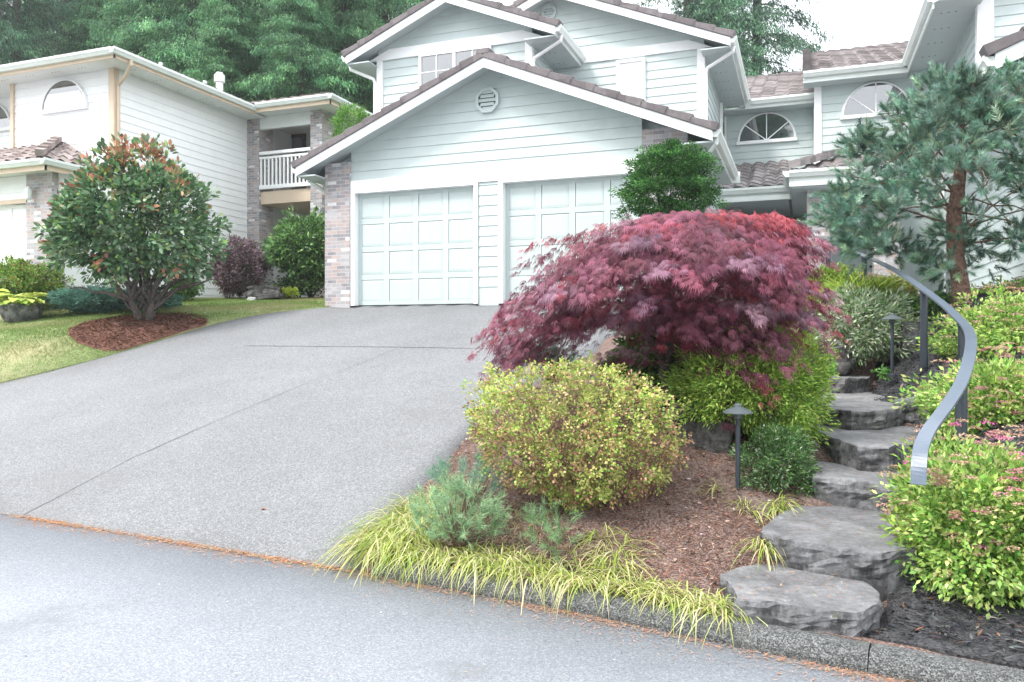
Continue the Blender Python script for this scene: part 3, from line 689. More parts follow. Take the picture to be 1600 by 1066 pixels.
# ---- right-hand townhouse
T2 = thing('townhouse', 'sage green townhouse at the right, behind the pine, with a deep eave', 'house', (2.0, 19.6, GZ))
W = MB(); W.box(.28, 2.95, 19.6, 19.7, 4.4, 7.5); siding(W, [(.40, 4.6), (2.95, 4.6), (2.95, 7.38), (.40, 7.38)], fY(19.6), z00=4.6)
siding(W, [(19.62, 4.6), (20.4, 4.6), (20.4, 7.1), (19.62, 7.1)], fXm(.28)); W.box(.285, .38, 19.7, 20.38, 4.4, 7.4)
W.box(2.96, 3.06, 16.1, 19.6, GZ, 7.5); siding(W, [(16.08, GZ+.1), (19.6, GZ+.1), (19.6, 7.5), (16.08, 7.5)], fXm(2.96))
W.box(2.96, 12, 16.07, 16.17, GZ, 11.2); siding(W, [(3.16, 4.9), (8, 4.9), (8, 11), (3.16, 11)], fY(16.06), z00=4.9)
W.box(.3, 2.95, 19.62, 19.7, GZ, 4.4)
siding(W, [(10.8, GZ-.2), (16.1, GZ-.2), (16.1, 4.6), (10.8, 4.6)], fXm(2.6)); W.box(2.61, 2.7, 10.75, 16.1, GZ-.4, 4.7); W.box(2.61, 10, 10.72, 10.85, GZ-.4, 4.9); W.prism([(2.61, 10.73, 4.9), (6.6, 10.73, 4.9), (4.6, 10.73, 5.72), (2.61, 10.73, 4.9)][:3], (0, .1, 0))
W.build('wall', M_side, T2)
t = MB(); t.box(.24, .40, 19.55, 19.7, 4.9, 7.38); t.box(2.92, 3.18, 16.0, 16.2, 4.4, 7.6); t.box(2.88, 2.93, 19.53, 19.58, 4.6, 7.48); parts(t, 'trim', M_trim, T2)
a_, b_ = onY(1314, 185, 19.6), onY(1424, 176, 19.6)
arch_window(T2, a_.x, b_.x, a_.z, 19.57, .74, True)
tile_roof('roof', (.02, 19.15, 7.60), (2.2, 19.15, 7.60), (7.6, 24.6, 9.87), (.02, 24.6, 9.87), M_tile2, T2)
b = MB(); b.prism([(0, 19.12, 7.42), (0, 24.6, 9.70), (0, 24.6, 9.92), (0, 19.12, 7.66)], (.03, 0, 0)); b.build('barge_board', M_trim, T2)
r = MB(); rake_tiles(r, (-.02, 19.10, 7.63), (-.02, 24.6, 9.90), .2, (1, 0, 0)); r.build('verge_tiles', M_tile, T2)
tile_roof('roof', (2.15, 19.15, 7.60), (2.15, 15.6, 7.60), (6.5, 15.6, 9.41), (6.5, 23.5, 9.41), M_tile2, T2)
gt = MB(); gutter(gt, (.0, 19.15, 7.47), (2.15, 19.15, 7.47), (0, -1, 0)); gt.box(0, 2.15, 19.15, 19.18, 7.36, 7.60)
gutter(gt, (2.15, 19.15, 7.47), (2.15, 15.55, 7.47), (-1, 0, 0)); gt.box(2.15, 2.18, 15.6, 19.18, 7.36, 7.60); parts(gt, 'gutter', M_gut, T2)
sf = MB(); sf.box(.02, 2.18, 19.18, 19.62, 7.36, 7.39); sf.box(2.18, 2.97, 15.6, 19.6, 7.48, 7.51)
so_ = sf.build('soffit', M_soff, T2)
h = MB()
for yy in (16.2, 17.0, 17.8, 18.6):
    for k in range(3): h.lathe((2.38+k*.12, yy, 7.474), [(.015, 0), (.015, .006)], 8)
parts(h, 'vent_hole', M_darkw, so_)
b = MB(); b.prism([(2.15, 15.57, 7.45), (6.5, 15.57, 9.26), (6.5, 15.57, 9.43), (2.15, 15.57, 7.62)], (0, .03, 0)); b.build('barge_board', M_trim, T2)
# projecting entry roof, its pillar
tile_roof('porch_roof', (-.26, 16.4, 4.80), (1.9, 16.4, 4.80), (1.9, 19.58, 5.70), (.75, 19.58, 5.70), M_tile2, T2, expo=.33, wave=.30, amp=.03)
tile_roof('porch_roof', (-.26, 18.4, 4.80), (-.26, 16.4, 4.80), (.75, 19.58, 5.70), (-.1, 19.58, 5.05), M_tile2, T2, expo=.33, wave=.30, amp=.03)
r = MB(); rake_tiles(r, (-.26, 16.36, 4.87), (.72, 19.5, 5.74), .24, Vector((.95, -.3, 0))); parts(r, 'ridge_cap', M_tile2, T2)
gt = MB(); gutter(gt, (-.26, 16.4, 4.68), (1.9, 16.4, 4.68), (0, -1, 0)); gt.box(-.26, 1.9, 16.4, 16.43, 4.50, 4.80); gt.box(-.26, 1.9, 16.37, 16.4, 4.50, 4.58)
gutter(gt, (-.26, 17.84, 4.68), (-.26, 16.3, 4.68), (-1, 0, 0)); gt.box(-.26, -.23, 16.43, 17.9, 4.50, 4.80); parts(gt, 'gutter', M_gut, T2)
sf = MB(); sf.box(-.23, 1.9, 16.43, 20.36, 4.47, 4.50); sf.build('porch_ceiling', M_soff, T2)
br = MB(); br.box(.07, .50, 16.8, 17.2, GZ, 4.47); br.build('brick_pillar', M_brick, T2)
br = MB(); br.box(1.3, 1.75, 16.8, 17.2, GZ, 4.47); br.build('brick_pillar', M_brick, T2)
d = MB(); d.box(1.35, 2.3, 19.54, 19.6, GZ+.05, 4.15); dd = d.build('door', M_door, T2); d = MB(); d.lathe((1.45, 19.5, 3.1), [(.035, 0), (.035, .05)], 10); d.build('handle', M_dark, dd)
# garage gable at the far right, only its eave tip shows
b = MB(); b.prism([(2.04, 10.2, 4.57), (4.6, 10.2, 5.65), (4.6, 10.2, 5.83), (2.04, 10.2, 4.75)], (0, .035, 0)); b.build('barge_board', M_trim, T2)
r = MB(); rake_tiles(r, (1.98, 10.17, 4.73), (4.6, 10.17, 5.83), .25, (0, 1, 0)); r.build('verge_tiles', M_tile, T2)
tile_roof('roof', (2.04, 16, 4.78), (2.04, 10.4, 4.78), (4.6, 10.4, 5.86), (4.6, 16, 5.86), M_tile, T2)
gt = MB(); gutter(gt, (2.04, 16, 4.62), (2.04, 10.22, 4.62), (-1, 0, 0)); gt.box(2.04, 2.06, 10.24, 16, 4.55, 4.78); parts(gt, 'gutter', M_gut, T2)
sf = MB(); sf.box(2.06, 2.65, 10.25, 16, 4.52, 4.55); sf.prism([(2.06, 10.24, 4.70), (4.6, 10.24, 5.77), (4.6, 10.24, 5.80), (2.06, 10.24, 4.73)], (0, .6, 0)); sf.build('soffit', M_soff, T2)
ds = MB(); downspout(ds, [(1.97, 10.35, 4.64), (1.97, 10.35, 4.5), (2.15, 10.55, 4.36), (2.52, 10.72, 4.3), (2.55, 10.74, GZ)], .036); ds.build('downspout', M_trim, T2)
# ---- white house on the left
W3 = thing('house', 'white sided house with beige trim, hipped tile roof and a railed corner balcony', 'house', (-14.35, 13.2, 2.3))
zs = 7.50
W = MB()
W.box(-17.5, -14.45, 13.21, 13.3, 2.0, zs); W.box(-14.45, -14.36, 13.21, 17.6, 2.0, zs)
siding(W, [(13.2, 2.42), (17.6, 2.42), (17.6, zs), (13.2, zs)], fXp(-14.36), lap=.014, z00=2.42)
siding(W, [(-17.5, 2.5), (-14.36, 2.5), (-14.36, zs), (-17.5, zs)], fY(13.2), lap=.014, z00=2.5)
W.box(-24, -17.5, 13.91, 14.0, 2.0, zs); siding(W, [(-24, 4.4), (-17.5, 4.4), (-17.5, zs), (-24, zs)], fY(13.9), lap=.014, z00=4.4); W.box(-17.5, -17.4, 13.3, 14.0, 4, zs)
W.box(-14.36, -11.93, 19.6, 19.7, 2.0, zs+.1); W.box(-14.4, -14.3, 17.7, 19.7, 2.0, zs+.1); W.box(-12.0, -11.9, 18.3, 19.7, 2.0, zs+.1)
W.box(-14.9, -14.4, 12.9, 13.2, 2.2, 5.05); W.box(-22, -15.73, 12.21, 12.3, 4.45, 5.06); siding(W, [(-22, 4.50), (-15.73, 4.50), (-15.73, 5.05), (-22, 5.05)], fY(12.2), lap=.014); W.box(-15.0, -14.9, 12.3, 13.2, 2.2, 5.05); W.box(-22, -21.9, 12.3, 13.9, 2, 5.05)
W.build('wall', M_wside, W3)
t = MB(); t.box(-14.47, -14.33, 13.13, 13.21, 2.4, zs); t.box(-14.335, -14.33+.02, 13.13, 13.27, 2.4, zs); t.box(-17.56, -17.46, 13.14, 13.2, 5.6, zs)
for (q0, q1) in (((-24, 12.57), (-13.70, 12.57)),): t.box(-24, -13.72, 12.60, 12.63, zs-.03, zs+.06)
t.box(-13.75, -13.72, 12.60, 17.1, zs-.03, zs+.06); t.box(-13.75, -11.33, 17.10, 17.13, zs-.0, zs+.12); t.box(-11.36, -11.33, 17.10, 20.5, zs, zs+.12)
t.box(-22, -14.64, 11.73, 11.76, 4.98, 5.09); t.box(-14.67, -14.64, 11.73, 13.2, 4.98, 5.09)
t.box(-22, -15.7, 12.14, 12.2, 4.43, 4.52)
parts(t, 'trim', M_beige, W3)
gt = MB(); z = zs+.04
gutter(gt, (-24, 12.60, z), (-13.72, 12.60, z), (0, -1, 0)); gutter(gt, (-13.72, 17.1, z), (-13.72, 12.48, z), (1, 0, 0)); gutter(gt, (-13.60, 17.10, z+.06), (-11.33, 17.10, z+.06), (0, -1, 0)); gutter(gt, (-11.33, 20.5, z+.06), (-11.33, 16.98, z+.06), (1, 0, 0))
gutter(gt, (-22, 11.73, 5.08), (-14.64, 11.73, 5.08), (0, -1, 0)); gutter(gt, (-14.64, 13.18, 5.08), (-14.64, 11.61, 5.08), (1, 0, 0))
parts(gt, 'gutter', M_gut, W3)
sf = MB(); sf.box(-24, -13.75, 12.63, 14, zs, zs+.025); sf.box(-14.36, -13.75, 13.9, 17.6, zs-.003, zs+.022); sf.box(-14.4, -11.36, 17.13, 20.5, zs+.05, zs+.075)
sf.box(-22, -14.67, 11.76, 12.3, 5.04, 5.06); sf.box(-15, -14.67, 12.3, 13.2, 5.04, 5.06); sf.box(-13.95, -12.29, 17.63, 17.75, 7.2, zs+.045)
so_ = sf.build('soffit', M_wsoff, W3)
h = MB()
for yy in np.arange(13.4, 17, .75):
    for k in range(3): h.lathe((-14.2+k*.1, yy, zs-.006), [(.013, 0), (.013, .006)], 8)
for xx in np.arange(-17.5, -14.5, .8):
    for k in range(3): h.lathe((xx+k*.1, 12.9, zs-.003), [(.013, 0), (.013, .004)], 8)
parts(h, 'vent_hole', M_darkw, so_)
zr = zs+.17
tile_roof('roof', (-24, 12.55, zr), (-13.67, 12.55, zr), (-17.2, 16.1, zr+1.25), (-24, 16.1, zr+1.25), M_tile3, W3)
tile_roof('roof', (-13.67, 12.55, zr), (-13.67, 21, zr), (-17.2, 21, zr+1.25), (-17.2, 16.1, zr+1.25), M_tile3, W3)
r = MB(); rake_tiles(r, (-13.72, 12.60, zr-.03), (-17.2, 16.1, zr+1.20), .16, Vector((-.5, -.5, 0)), .45); rake_tiles(r, (-11.36, 17.13, zr+.05), (-12.5, 18.35, zr+.50), .14, Vector((-.5, -.5, 0)), .4)
tile_roof('roof', (-14.6, 17.05, zr+.06), (-11.28, 17.05, zr+.06), (-12.5, 18.35, zr+.56), (-14.6, 18.35, zr+.56), M_tile3, W3)
tile_roof('roof', (-11.28, 17.05, zr+.06), (-11.28, 20.5, zr+.06), (-12.5, 19.3, zr+.56), (-12.5, 18.35, zr+.56), M_tile3, W3)
tile_roof('porch_roof', (-22, 11.65, 5.20), (-14.58, 11.65, 5.20), (-15.9, 13.2, 5.98), (-22, 13.2, 5.98), M_tile3, W3, expo=.34, wave=.30, amp=.032)
tile_roof('porch_roof', (-14.58, 11.65, 5.20), (-14.58, 13.2, 5.20), (-15.9, 13.2, 5.98), (-15.9, 13.2, 5.98), M_tile3, W3, expo=.34, wave=.30, amp=.032)
rake_tiles(r, (-14.56, 11.62, 5.23), (-15.9, 13.15, 6.02), .22, Vector((-.5, -.5, 0)))
parts(r, 'ridge_cap', M_tile3, W3)
a_, b_ = onY(67.5, 177, 13.2), onY(138.5, 169, 13.2)
arch_window(W3, a_.x, b_.x, a_.z, 13.17, .68, False)
arch_window(W3, -19.9, -18.45, 6.72, 13.87, .68, False)
bl = MB(); bl.add([((a_.x+b_.x)/2+x, 13.142, a_.z+.03+z_) for x, z_ in ((-.63, 0), (.63, 0), (.60, .18), (.50, .36), (-.50, .36), (-.60, .18))], [tuple(range(6))]); bl.build('window_blind', M_wside, W3)
for x0, x1, y1 in ((-14.36, -13.95, 18.2), (-12.29, -11.93, 18.2)):
    br = MB(); br.box(x0, x1, 17.6, y1, 2.2, zs+.05); br.build('brick_pillar', M_brick, W3)
br = MB(); br.box(-15.73, -14.97, 12.14, 12.6, 2.0, 5.04); br.build('brick_pillar', M_brick, W3)
bc = MB(); bc.box(-13.95, -12.29, 17.68, 19.6, 5.16, 5.5); bc.build('balcony_floor', M_beige, W3)
rl = MB(); rl.box(-13.97, -12.27, 17.60, 17.68, 6.50, 6.58); rl.box(-13.97, -12.27, 17.61, 17.67, 6.38, 6.44); rl.box(-13.97, -12.27, 17.60, 17.68, 5.56, 5.66)
for k in range(14): x = -13.93+k*.125; rl.box(x, x+.05, 17.622, 17.658, 5.66, 6.38)
rl.build('balcony_railing', M_trim, W3)
q0, q1 = onY(432, 214, 19.6), onY(479, 260, 19.6)
rect_window(W3, q0.x, q1.x, 5.6, q0.z, 19.56, nx=1, mat=M_brown, grid=False, frame=.09)
rect_window(W3, q0.x, q1.x-.1, 2.9, 4.3, 19.56, nx=1, mat=M_wsoff, grid=False, frame=.07)
garage_door(W3, -18.4, -15.78, 2.25, 4.43, 12.3, M_wside)
ds = MB(); downspout(ds, [(-13.68, 13.0, zs+.05), (-13.68, 13.0, zs-.06), (-13.95, 13.1, zs-.25), (-14.28, 13.22, zs-.38), (-14.29, 13.24, 2.5)], .04); ds.build('downspout', M_beige, W3)
lan = onY(52, 305, 12.14); L_ = MB(); L_.lathe((lan.x, 12.02, lan.z-.13), [(.03, 0), (.06, .03), (.075, .2), (.05, .25), (.015, .3)], 8); L_.bar((lan.x, 12.02, lan.z+.1), (lan.x, 12.14, lan.z+.14), .02, .02); L_.build('wall_lantern', M_gut, W3)
pv = onY(343, 135, 18.2)
v_ = MB(); v_.lathe((pv.x, 18.2, pv.z-.6), [(.10, 0), (.10, .72), (.15, .72), (.15, .92), (.10, .93), (.10, .99)], 14); v_.build('flue', M_gut, W3)
for px, py in ((251, 108), (320, 136)):
    q = onY(px, py, 16.5 if px < 300 else 17.5); v_ = MB(); v_.lathe((q.x, q.y, q.z-.35), [(.05, 0), (.05, .52)], 10); v_.build('vent_pipe', M_gut, W3)
# ================================================================ PLANTS
RV = np.array([CA, SA, 0.0]); FV = np.array([-SA, CA, 0.0]); UV_ = np.array([0, 0, 1.0])
SHP = {'oval': [(0, 0), (.28, .42), (.62, .5), (1, 0), (.62, -.5), (.28, -.42)], 'lance': [(0, 0), (.45, .5), (1, 0), (.45, -.5)],
       'tri': [(0, .5), (1, 0), (0, -.5)], 'round': [(0, 0), (.2, .45), (.6, .55), (1, .25), (1, -.25), (.6, -.55), (.2, -.45)]}
def nrm(a): return a/np.maximum(np.linalg.norm(a, axis=1, keepdims=True), 1e-9)
def leaf_mesh(name, P, D, Nn, L, Wd, col, shape, mat, parent, bend=.15, origin=None):
    n = len(P); S = np.array(SHP[shape]); k = len(S)
    D = nrm(D); Sd = nrm(np.cross(D, Nn)); Nn = np.cross(Sd, D)
    L = np.broadcast_to(L, n)[:, None, None]; Wd = np.broadcast_to(Wd, n)[:, None, None]
    al = S[None, :, 0, None]; sdv = S[None, :, 1, None]
    V = P[:, None]+D[:, None]*al*L+Sd[:, None]*sdv*Wd+Nn[:, None]*(-(bend*al*al)*L+.25*np.abs(sdv)*Wd)
    V = V.reshape(-1, 3); O = np.array(origin if origin is not None else wloc(parent)); V = V-O
    me = bpy.data.meshes.new(name); me.vertices.add(n*k); me.vertices.foreach_set('co', V.ravel())
    me.loops.add(n*k); me.loops.foreach_set('vertex_index', np.arange(n*k, dtype=np.int32)); me.polygons.add(n)
    me.polygons.foreach_set('loop_start', np.arange(0, n*k, k, dtype=np.int32)); me.polygons.foreach_set('loop_total', np.full(n, k, np.int32))
    ca = me.color_attributes.new('tint', 'FLOAT_COLOR', 'POINT'); cc = np.ones((n, k, 4)); cc[:, :, :3] = col[:, None, :]; ca.data.foreach_set('color', cc.ravel())
    me.update(); me.validate(); me.materials.append(mat)
    o = bpy.data.objects.new(name, me); C.objects.link(o)
    if parent is not None: o.parent = parent
    return o
def pal(n, cols, wts, var=.18):
    i = rng.choice(len(cols), n, p=np.array(wts)/sum(wts)); c = np.array(cols)[i]
    return np.clip(c*(1+rng.normal(0, var, (n, 1)))*(1+rng.normal(0, var*.35, (n, 3))), .004, 1)
def in_poly(Q, B):
    ins = np.zeros(len(Q), bool); n = len(B)
    for i in range(n):
        a, b = B[i], B[(i+1) % n]; c = ((a[1] > Q[:, 1]) != (b[1] > Q[:, 1])); dy = b[1]-a[1]
        t = (b[0]-a[0])*(Q[:, 1]-a[1])/(dy if abs(dy) > 1e-9 else 1e-9)+a[0]; ins ^= c & (Q[:, 0] < t)
    return ins
def edge_d(Q, B):
    d = np.full(len(Q), 1e9)
    for i in range(len(B)):
        a, b = B[i], B[(i+1) % len(B)]; ab = b-a; t = np.clip(((Q-a)@ab)/max(ab@ab, 1e-9), 0, 1); d = np.minimum(d, np.linalg.norm(Q-(a+t[:, None]*ab), axis=1))
    return d
def volume_points(poly, d, thick, n, shell=.6, front=.62):
    """points filling a body of real depth whose side view is the outline poly"""
    B = np.array([((x-800)/F*d, EYE+(HZ-y)/F*d) for x, y in poly], float)
    Q = np.zeros((0, 2))
    while len(Q) < n:
        q = rng.uniform(B.min(0), B.max(0), (n*3, 2)); Q = np.r_[Q, q[in_poly(q, B)]]
    Q = Q[:n]; e = edge_d(Q, B); R = max(e.max(), 1e-3); prof = np.sqrt(np.clip(1-(1-np.minimum(e/R, 1))**2, 0, 1))
    u = rng.uniform(0, 1, n); mag = np.where(rng.uniform(0, 1, n) < shell, .82+.18*u, u); sg = np.where(rng.uniform(0, 1, n) < front, -1, 1)
    t = thick*prof*mag*sg
    ctr = np.array([B[:, 0].mean(), B[:, 1].mean()]); P = RV*Q[:, :1]+FV*(d+t)[:, None]+UV_*Q[:, 1:]
    cz = RV*ctr[0]+FV*d+UV_*ctr[1]
    return P, cz
def clumped(poly, d, thick, nc, per, rad, shell=.6, front=.62, flat=1.0):
    Cn, cz = volume_points(poly, d, thick, nc, shell, front)
    g = rng.normal(0, 1, (nc*per, 3)); g = nrm(g)*(rng.uniform(0, 1, (nc*per, 1))**.45)*rad*(.7+.6*rng.uniform(0, 1, (nc, 1)).repeat(per, 0)); g[:, 2] *= flat
    Cn = Cn+nrm(Cn-cz)*rad*np.clip(rng.normal(-.1, .75, (nc, 1)), -.3, 1.9)
    ci = np.repeat(np.arange(nc), per)
    return Cn[ci]+g, ci, Cn, cz, g
def twigs(mb, base, targets, r0, r1, sag=.1, n=6, jit=.05):
    for t in targets:
        b = Vector(base); t = Vector(t); m = b.lerp(t, .5)+Vector((random.uniform(-jit, jit), random.uniform(-jit, jit), sag*(t-b).length))
        pts = [b.lerp(m, s_).lerp(m.lerp(t, s_), s_) for s_ in (0, .2, .4, .6, .8, 1)]
        pts = [pts[0]]+[p+Vector((random.uniform(-jit, jit), random.uniform(-jit, jit), random.uniform(-jit, jit)))*.3 for p in pts[1:]]
        mb.tube(pts, [r0+(r1-r0)*k/5 for k in range(6)], n)
def shrub(name, label, cat, poly, d, thick, nc, per, rad, L, Wd, cols, wts, shape='oval', mat=None, base=None, stems=10, upb=.5, var=.18, clvar=.15, part='foliage', bend=.15, shell=.6, front=.62, tip=None, group=None, out=1.0, flat=1.0, stem_r=.014, jitd=.7):
    if base is None:
        cx = sum(p[0] for p in poly)/len(poly); by = max(p[1] for p in poly); base = at(cx, by, d)
    th = thing(name, label, cat, base, group); cx_ = sum(p[0] for p in poly)/len(poly); cy_ = sum(p[1] for p in poly)/len(poly); rx_ = (max(p[0] for p in poly)-min(p[0] for p in poly))/2; ry_ = (max(p[1] for p in poly)-min(p[1] for p in poly))/2
    ins = (rad*.75+L*.3)*F/d; poly = [(cx_+(x-cx_)*max(.4, 1-ins/rx_), cy_+(y-cy_)*max(.4, 1-ins/ry_)) for x, y in poly]
    P, ci, Cn, cz, g = clumped(poly, d, thick, nc, per, rad, shell, front, flat)
    D = nrm(nrm(P-cz)*out+nrm(g)*.6+rng.normal(0, jitd, P.shape)*.6+UV_*upb*.4); Nn = UV_*upb+nrm(P-cz)*.7+rng.normal(0, .45, P.shape)
    col = pal(len(P), cols, wts, var)*(1+rng.normal(0, clvar, len(Cn)))[ci][:, None]
    if tip is not None:
        m = tip(P, ci, cz); col[m] = pal(m.sum(), tip.cols, tip.w, var)
    col = np.clip(col, .004, .95)
    leaf_mesh(part, P, D, Nn, L*rng.uniform(.7, 1.25, len(P)), Wd*rng.uniform(.75, 1.2, len(P)), col, shape, mat or M_leaf, th, bend)
    if stems:
        mb = MB(); k = rng.choice(len(Cn), min(stems, len(Cn)), replace=False); twigs(mb, base+Vector((0, 0, -.03)), [tuple(q) for q in Cn[k]], stem_r, .003); mb.build('stem', M_bark, th)
    return th
def blob(cx, cy, rx, ry, n=26, wob=.07, flatb=0):
    return [(cx+rx*math.cos(2*math.pi*i/n)*(1+random.uniform(-wob, wob)), min(cy-ry*math.sin(2*math.pi*i/n)*(1+random.uniform(-wob, wob)), cy+ry*(1-flatb))) for i in range(n)]
# ---- round-headed tree on the lawn
PB = TREEP+Vector((0, 0, .02))
php = [(80, 330), (100, 300), (125, 285), (150, 255), (175, 232), (215, 218), (250, 222), (272, 240), (282, 262), (310, 280), (325, 310), (330, 345), (343, 372), (335, 405), (318, 430), (290, 440), (262, 428), (230, 445), (195, 455), (165, 440), (130, 440), (100, 430), (82, 412), (70, 380), (72, 355)]
class Tip:
    def __init__(s, f, cols, w): s.f, s.cols, s.w = f, cols, w
    def __call__(s, P, ci, cz): return s.f(P, ci, cz)
def red_tip(P, ci, cz):
    k = rng.uniform(0, 1, ci.max()+1)[ci]; hz = (P[:, 2]-cz[2]); sx = (P-cz)@RV
    return (k < .07+.75*np.clip((hz-.45-.35*sx*.6)/.8, 0, 1)) & (rng.uniform(0, 1, len(P)) < .6)
T = shrub('round_headed_tree', 'round-headed evergreen tree with rusty red new tips, on a mulch ring in the lawn', 'tree', [(x+(24 if x < 200 else 4)*(1 if x < 300 else 0), y) for x, y in php], 14.3, 1.3, 520, 27, .15, .115, .060,
      [(.075, .16, .075), (.12, .24, .11), (.19, .32, .16), (.31, .42, .28), (.34, .48, .14)], [3, 4, 3, 1.2, .8], 'oval', M_gloss, PB, 0, upb=.6, part='crown', tip=Tip(red_tip, [(.46, .20, .12), (.56, .30, .18), (.36, .15, .10), (.36, .44, .13)], [3, 2, 2, 1.6]), clvar=.18)
mb = MB()
for i, (px, py, dd, r0) in enumerate(((205, 470, 14.1, .075), (238, 470, 14.2, .085), (222, 462, 14.5, .06))):
    b = PB+Vector(((-.07, .06, 0)[i], (-.02, .03, .1)[i], -.05)); m = at(px, py, dd)
    pts = [b, b.lerp(m, .5)+Vector((.02, 0, 0)), m]; top = [at(px+dx, py-dy, dd+q) for dx, dy, q in ((-70, 60, -.3), (-25, 110, .2), (30, 120, -.2), (75, 60, .3), (-95, 20, .1) if i == 0 else (95, 35, 0))]
    mb.tube(pts, [r0, r0*.85, r0*.7], 8); twigs(mb, m, top, r0*.6, .012, .05, 6, .12)
    twigs(mb, pts[1], [at(px+random.uniform(-75, 75), py-random.uniform(35, 80), dd+random.uniform(-.6, .6)) for _ in range(5)], .03, .008, -.05, 5, .1)
mb.build('trunk', M_bark, T, smooth=True)
# ---- left-hand foundation shrubs
shrub('azalea_bush', 'clipped green azalea dome with fading orange flowers at the left edge', 'shrub', blob(40, 448, 56, 42, flatb=.05), 16.2, .7, 420, 44, .10, .055, .030, [(.14, .26, .05), (.22, .36, .07), (.32, .44, .10), (.45, .22, .09)], [3, 3, 2, .5], base=at(40, 490, 16.2))
shrub('spreading_juniper', 'low blue-green spreading juniper behind the round-headed tree', 'shrub', [(85, 470), (100, 455), (130, 448), (165, 446), (200, 452), (250, 450), (268, 465), (270, 478), (240, 486), (170, 492), (110, 490), (88, 482)], 15.6, .6, 420, 60, .13, .08, .020, [(.08, .19, .15), (.12, .26, .20), (.17, .33, .27)], [3, 3, 2], 'lance', stems=6, upb=.1, flat=.5, out=1.6)
shrub('box_shrub', 'small green box shrub against the white house wall', 'shrub', blob(288, 450, 24, 20, flatb=.1), 17.3, .28, 120, 40, .08, .055, .028, [(.07, .15, .04), (.12, .24, .06)], [1, 1])
shrub('barberry_bush', 'dusky purple barberry ball by the brick pillar of the white house', 'shrub', blob(374, 418, 46, 46, flatb=.06), 18.2, .66, 520, 44, .10, .055, .028, [(.15, .10, .12), (.24, .16, .19), (.36, .26, .31), (.15, .17, .09)], [3, 3, 2, 1.3], part='foliage')
shrub('rhododendron', 'glossy green rhododendron in front of the covered patio', 'shrub', [(420, 385), (430, 360), (450, 346), (480, 341), (512, 342), (540, 352), (550, 380), (548, 420), (520, 440), (490, 445), (450, 430), (430, 420), (420, 402)], 18.6, .8, 360, 26, .15, .13, .05, [(.08, .18, .06), (.14, .28, .09), (.22, .38, .13), (.32, .48, .16)], [3, 3, 2, 1], 'lance', M_gloss, base=at(485, 466, 18.6), stems=14, stem_r=.03, upb=.7)
shrub('groundcover_shrub', 'low dark green shrub filling the space under the rhododendron', 'shrub', [(420, 440), (440, 430), (480, 432), (520, 430), (520, 466), (430, 466)], 18.3, .4, 110, 22, .1, .07, .035, [(.04, .08, .03), (.08, .15, .04)], [2, 1], stems=0)
shrub('golden_shrub', 'little chartreuse shrub beside the flat grey boulder', 'shrub', blob(452, 455, 14, 9), 17.6, .16, 40, 20, .05, .045, .025, [(.40, .48, .05), (.28, .40, .05)], [2, 1], stems=3)
# hosta in a stone pot
pp = at(33, 500, 15.0); TH = thing('hosta', 'lime green hosta spilling from the stone bowl', 'plant', pp+Vector((0, 0, .42)))
cn = np.array(pp+Vector((0, 0, .30))); n = 130; a = rng.uniform(0, 6.28, n); el = rng.uniform(.05, 1.2, n); D = np.c_[np.cos(a)*np.cos(el), np.sin(a)*np.cos(el), np.sin(el)]; Rr = rng.uniform(.12, .46, n)[:, None]
leaf_mesh('foliage', cn+D*Rr*[1, 1, .55], D*[1, 1, .2]+[0, 0, .05], UV_+rng.normal(0, .15, (n, 3)), rng.uniform(.2, .3, n), rng.uniform(.13, .18, n), pal(n, [(.50, .60, .12), (.60, .68, .20), (.36, .50, .10)], [2, 2, 1], .1), 'oval', M_leaf, TH, .35)
mb = MB(); mb.lathe(pp+Vector((0, 0, -.1)), [(.20, 0), (.31, .12), (.37, .28), (.38, .38), (.33, .40), (.31, .36)], 24); tag(mb.build('stone_bowl', M_rock, smooth=True), 'round weathered stone bowl on the lawn under the hosta', 'planter')
# ---- rocks
def rock(name, label, c, size, mat, seed, sub=3, amp=.22, rz=0, cut=.75, group=None):
    bm = bmesh.new(); bmesh.ops.create_icosphere(bm, subdivisions=sub+1, radius=1)
    for v in bm.verts:
        p = v.co.copy(); p = Vector(tuple(math.copysign(min(abs(q), cut)/cut, q) for q in p))
        k = 1+amp*noise.noise(p*1.1+Vector((seed, 0, 0)))+amp*.4*noise.noise(p*3.2+Vector((0, seed, 0)))+amp*.15*noise.noise(p*9+Vector((0, seed, 0))); v.co = Vector((p.x*size[0], p.y*size[1], p.z*size[2]))*k
        c_, s_ = math.cos(rz), math.sin(rz); v.co = Vector((v.co.x*c_-v.co.y*s_, v.co.x*s_+v.co.y*c_, v.co.z))
    me = bpy.data.meshes.new(name); bm.to_mesh(me); bm.free(); me.materials.append(mat); o = bpy.data.objects.new(name, me); C.objects.link(o); o.location = c
    return tag(o, label, 'rock', group)
rock('boulder', 'long flat grey boulder lying before the patio of the white house', at(418, 458, 17.6), (.40, .25, .13), M_rock2, 3, rz=.2, cut=.6)
rock('boulder', 'small pale stone on the lawn edge under the barberry', at(394, 468, 17.4), (.1, .07, .05), M_conc, 9)
rock('boulder', 'big dark boulder beneath the red maple, behind the tall path light', at(1095, 705, 6.3), (.27, .24, .36), M_rock2, 5, amp=.3)
rock('boulder', 'dark boulder under the maple trunk, left of the path light', at(1062, 672, 6.7), (.27, .26, .32), M_rock2, 15, amp=.3)
rock('boulder', 'square-cut grey block behind the small path light', at(1432, 545, 8.75), (.24, .22, .29), M_rock, 12, amp=.10, rz=.3, cut=.6)
rock('boulder', 'flat grey ledge stone above the square-cut block', at(1424, 492, 9.7), (.30, .26, .13), M_rock, 22, amp=.2, cut=.6)
rock('boulder', 'small angular pale rock at the right end of the fifth step', at(1424, 640, 7.0), (.13, .11, .10), M_rock, 31, amp=.3)
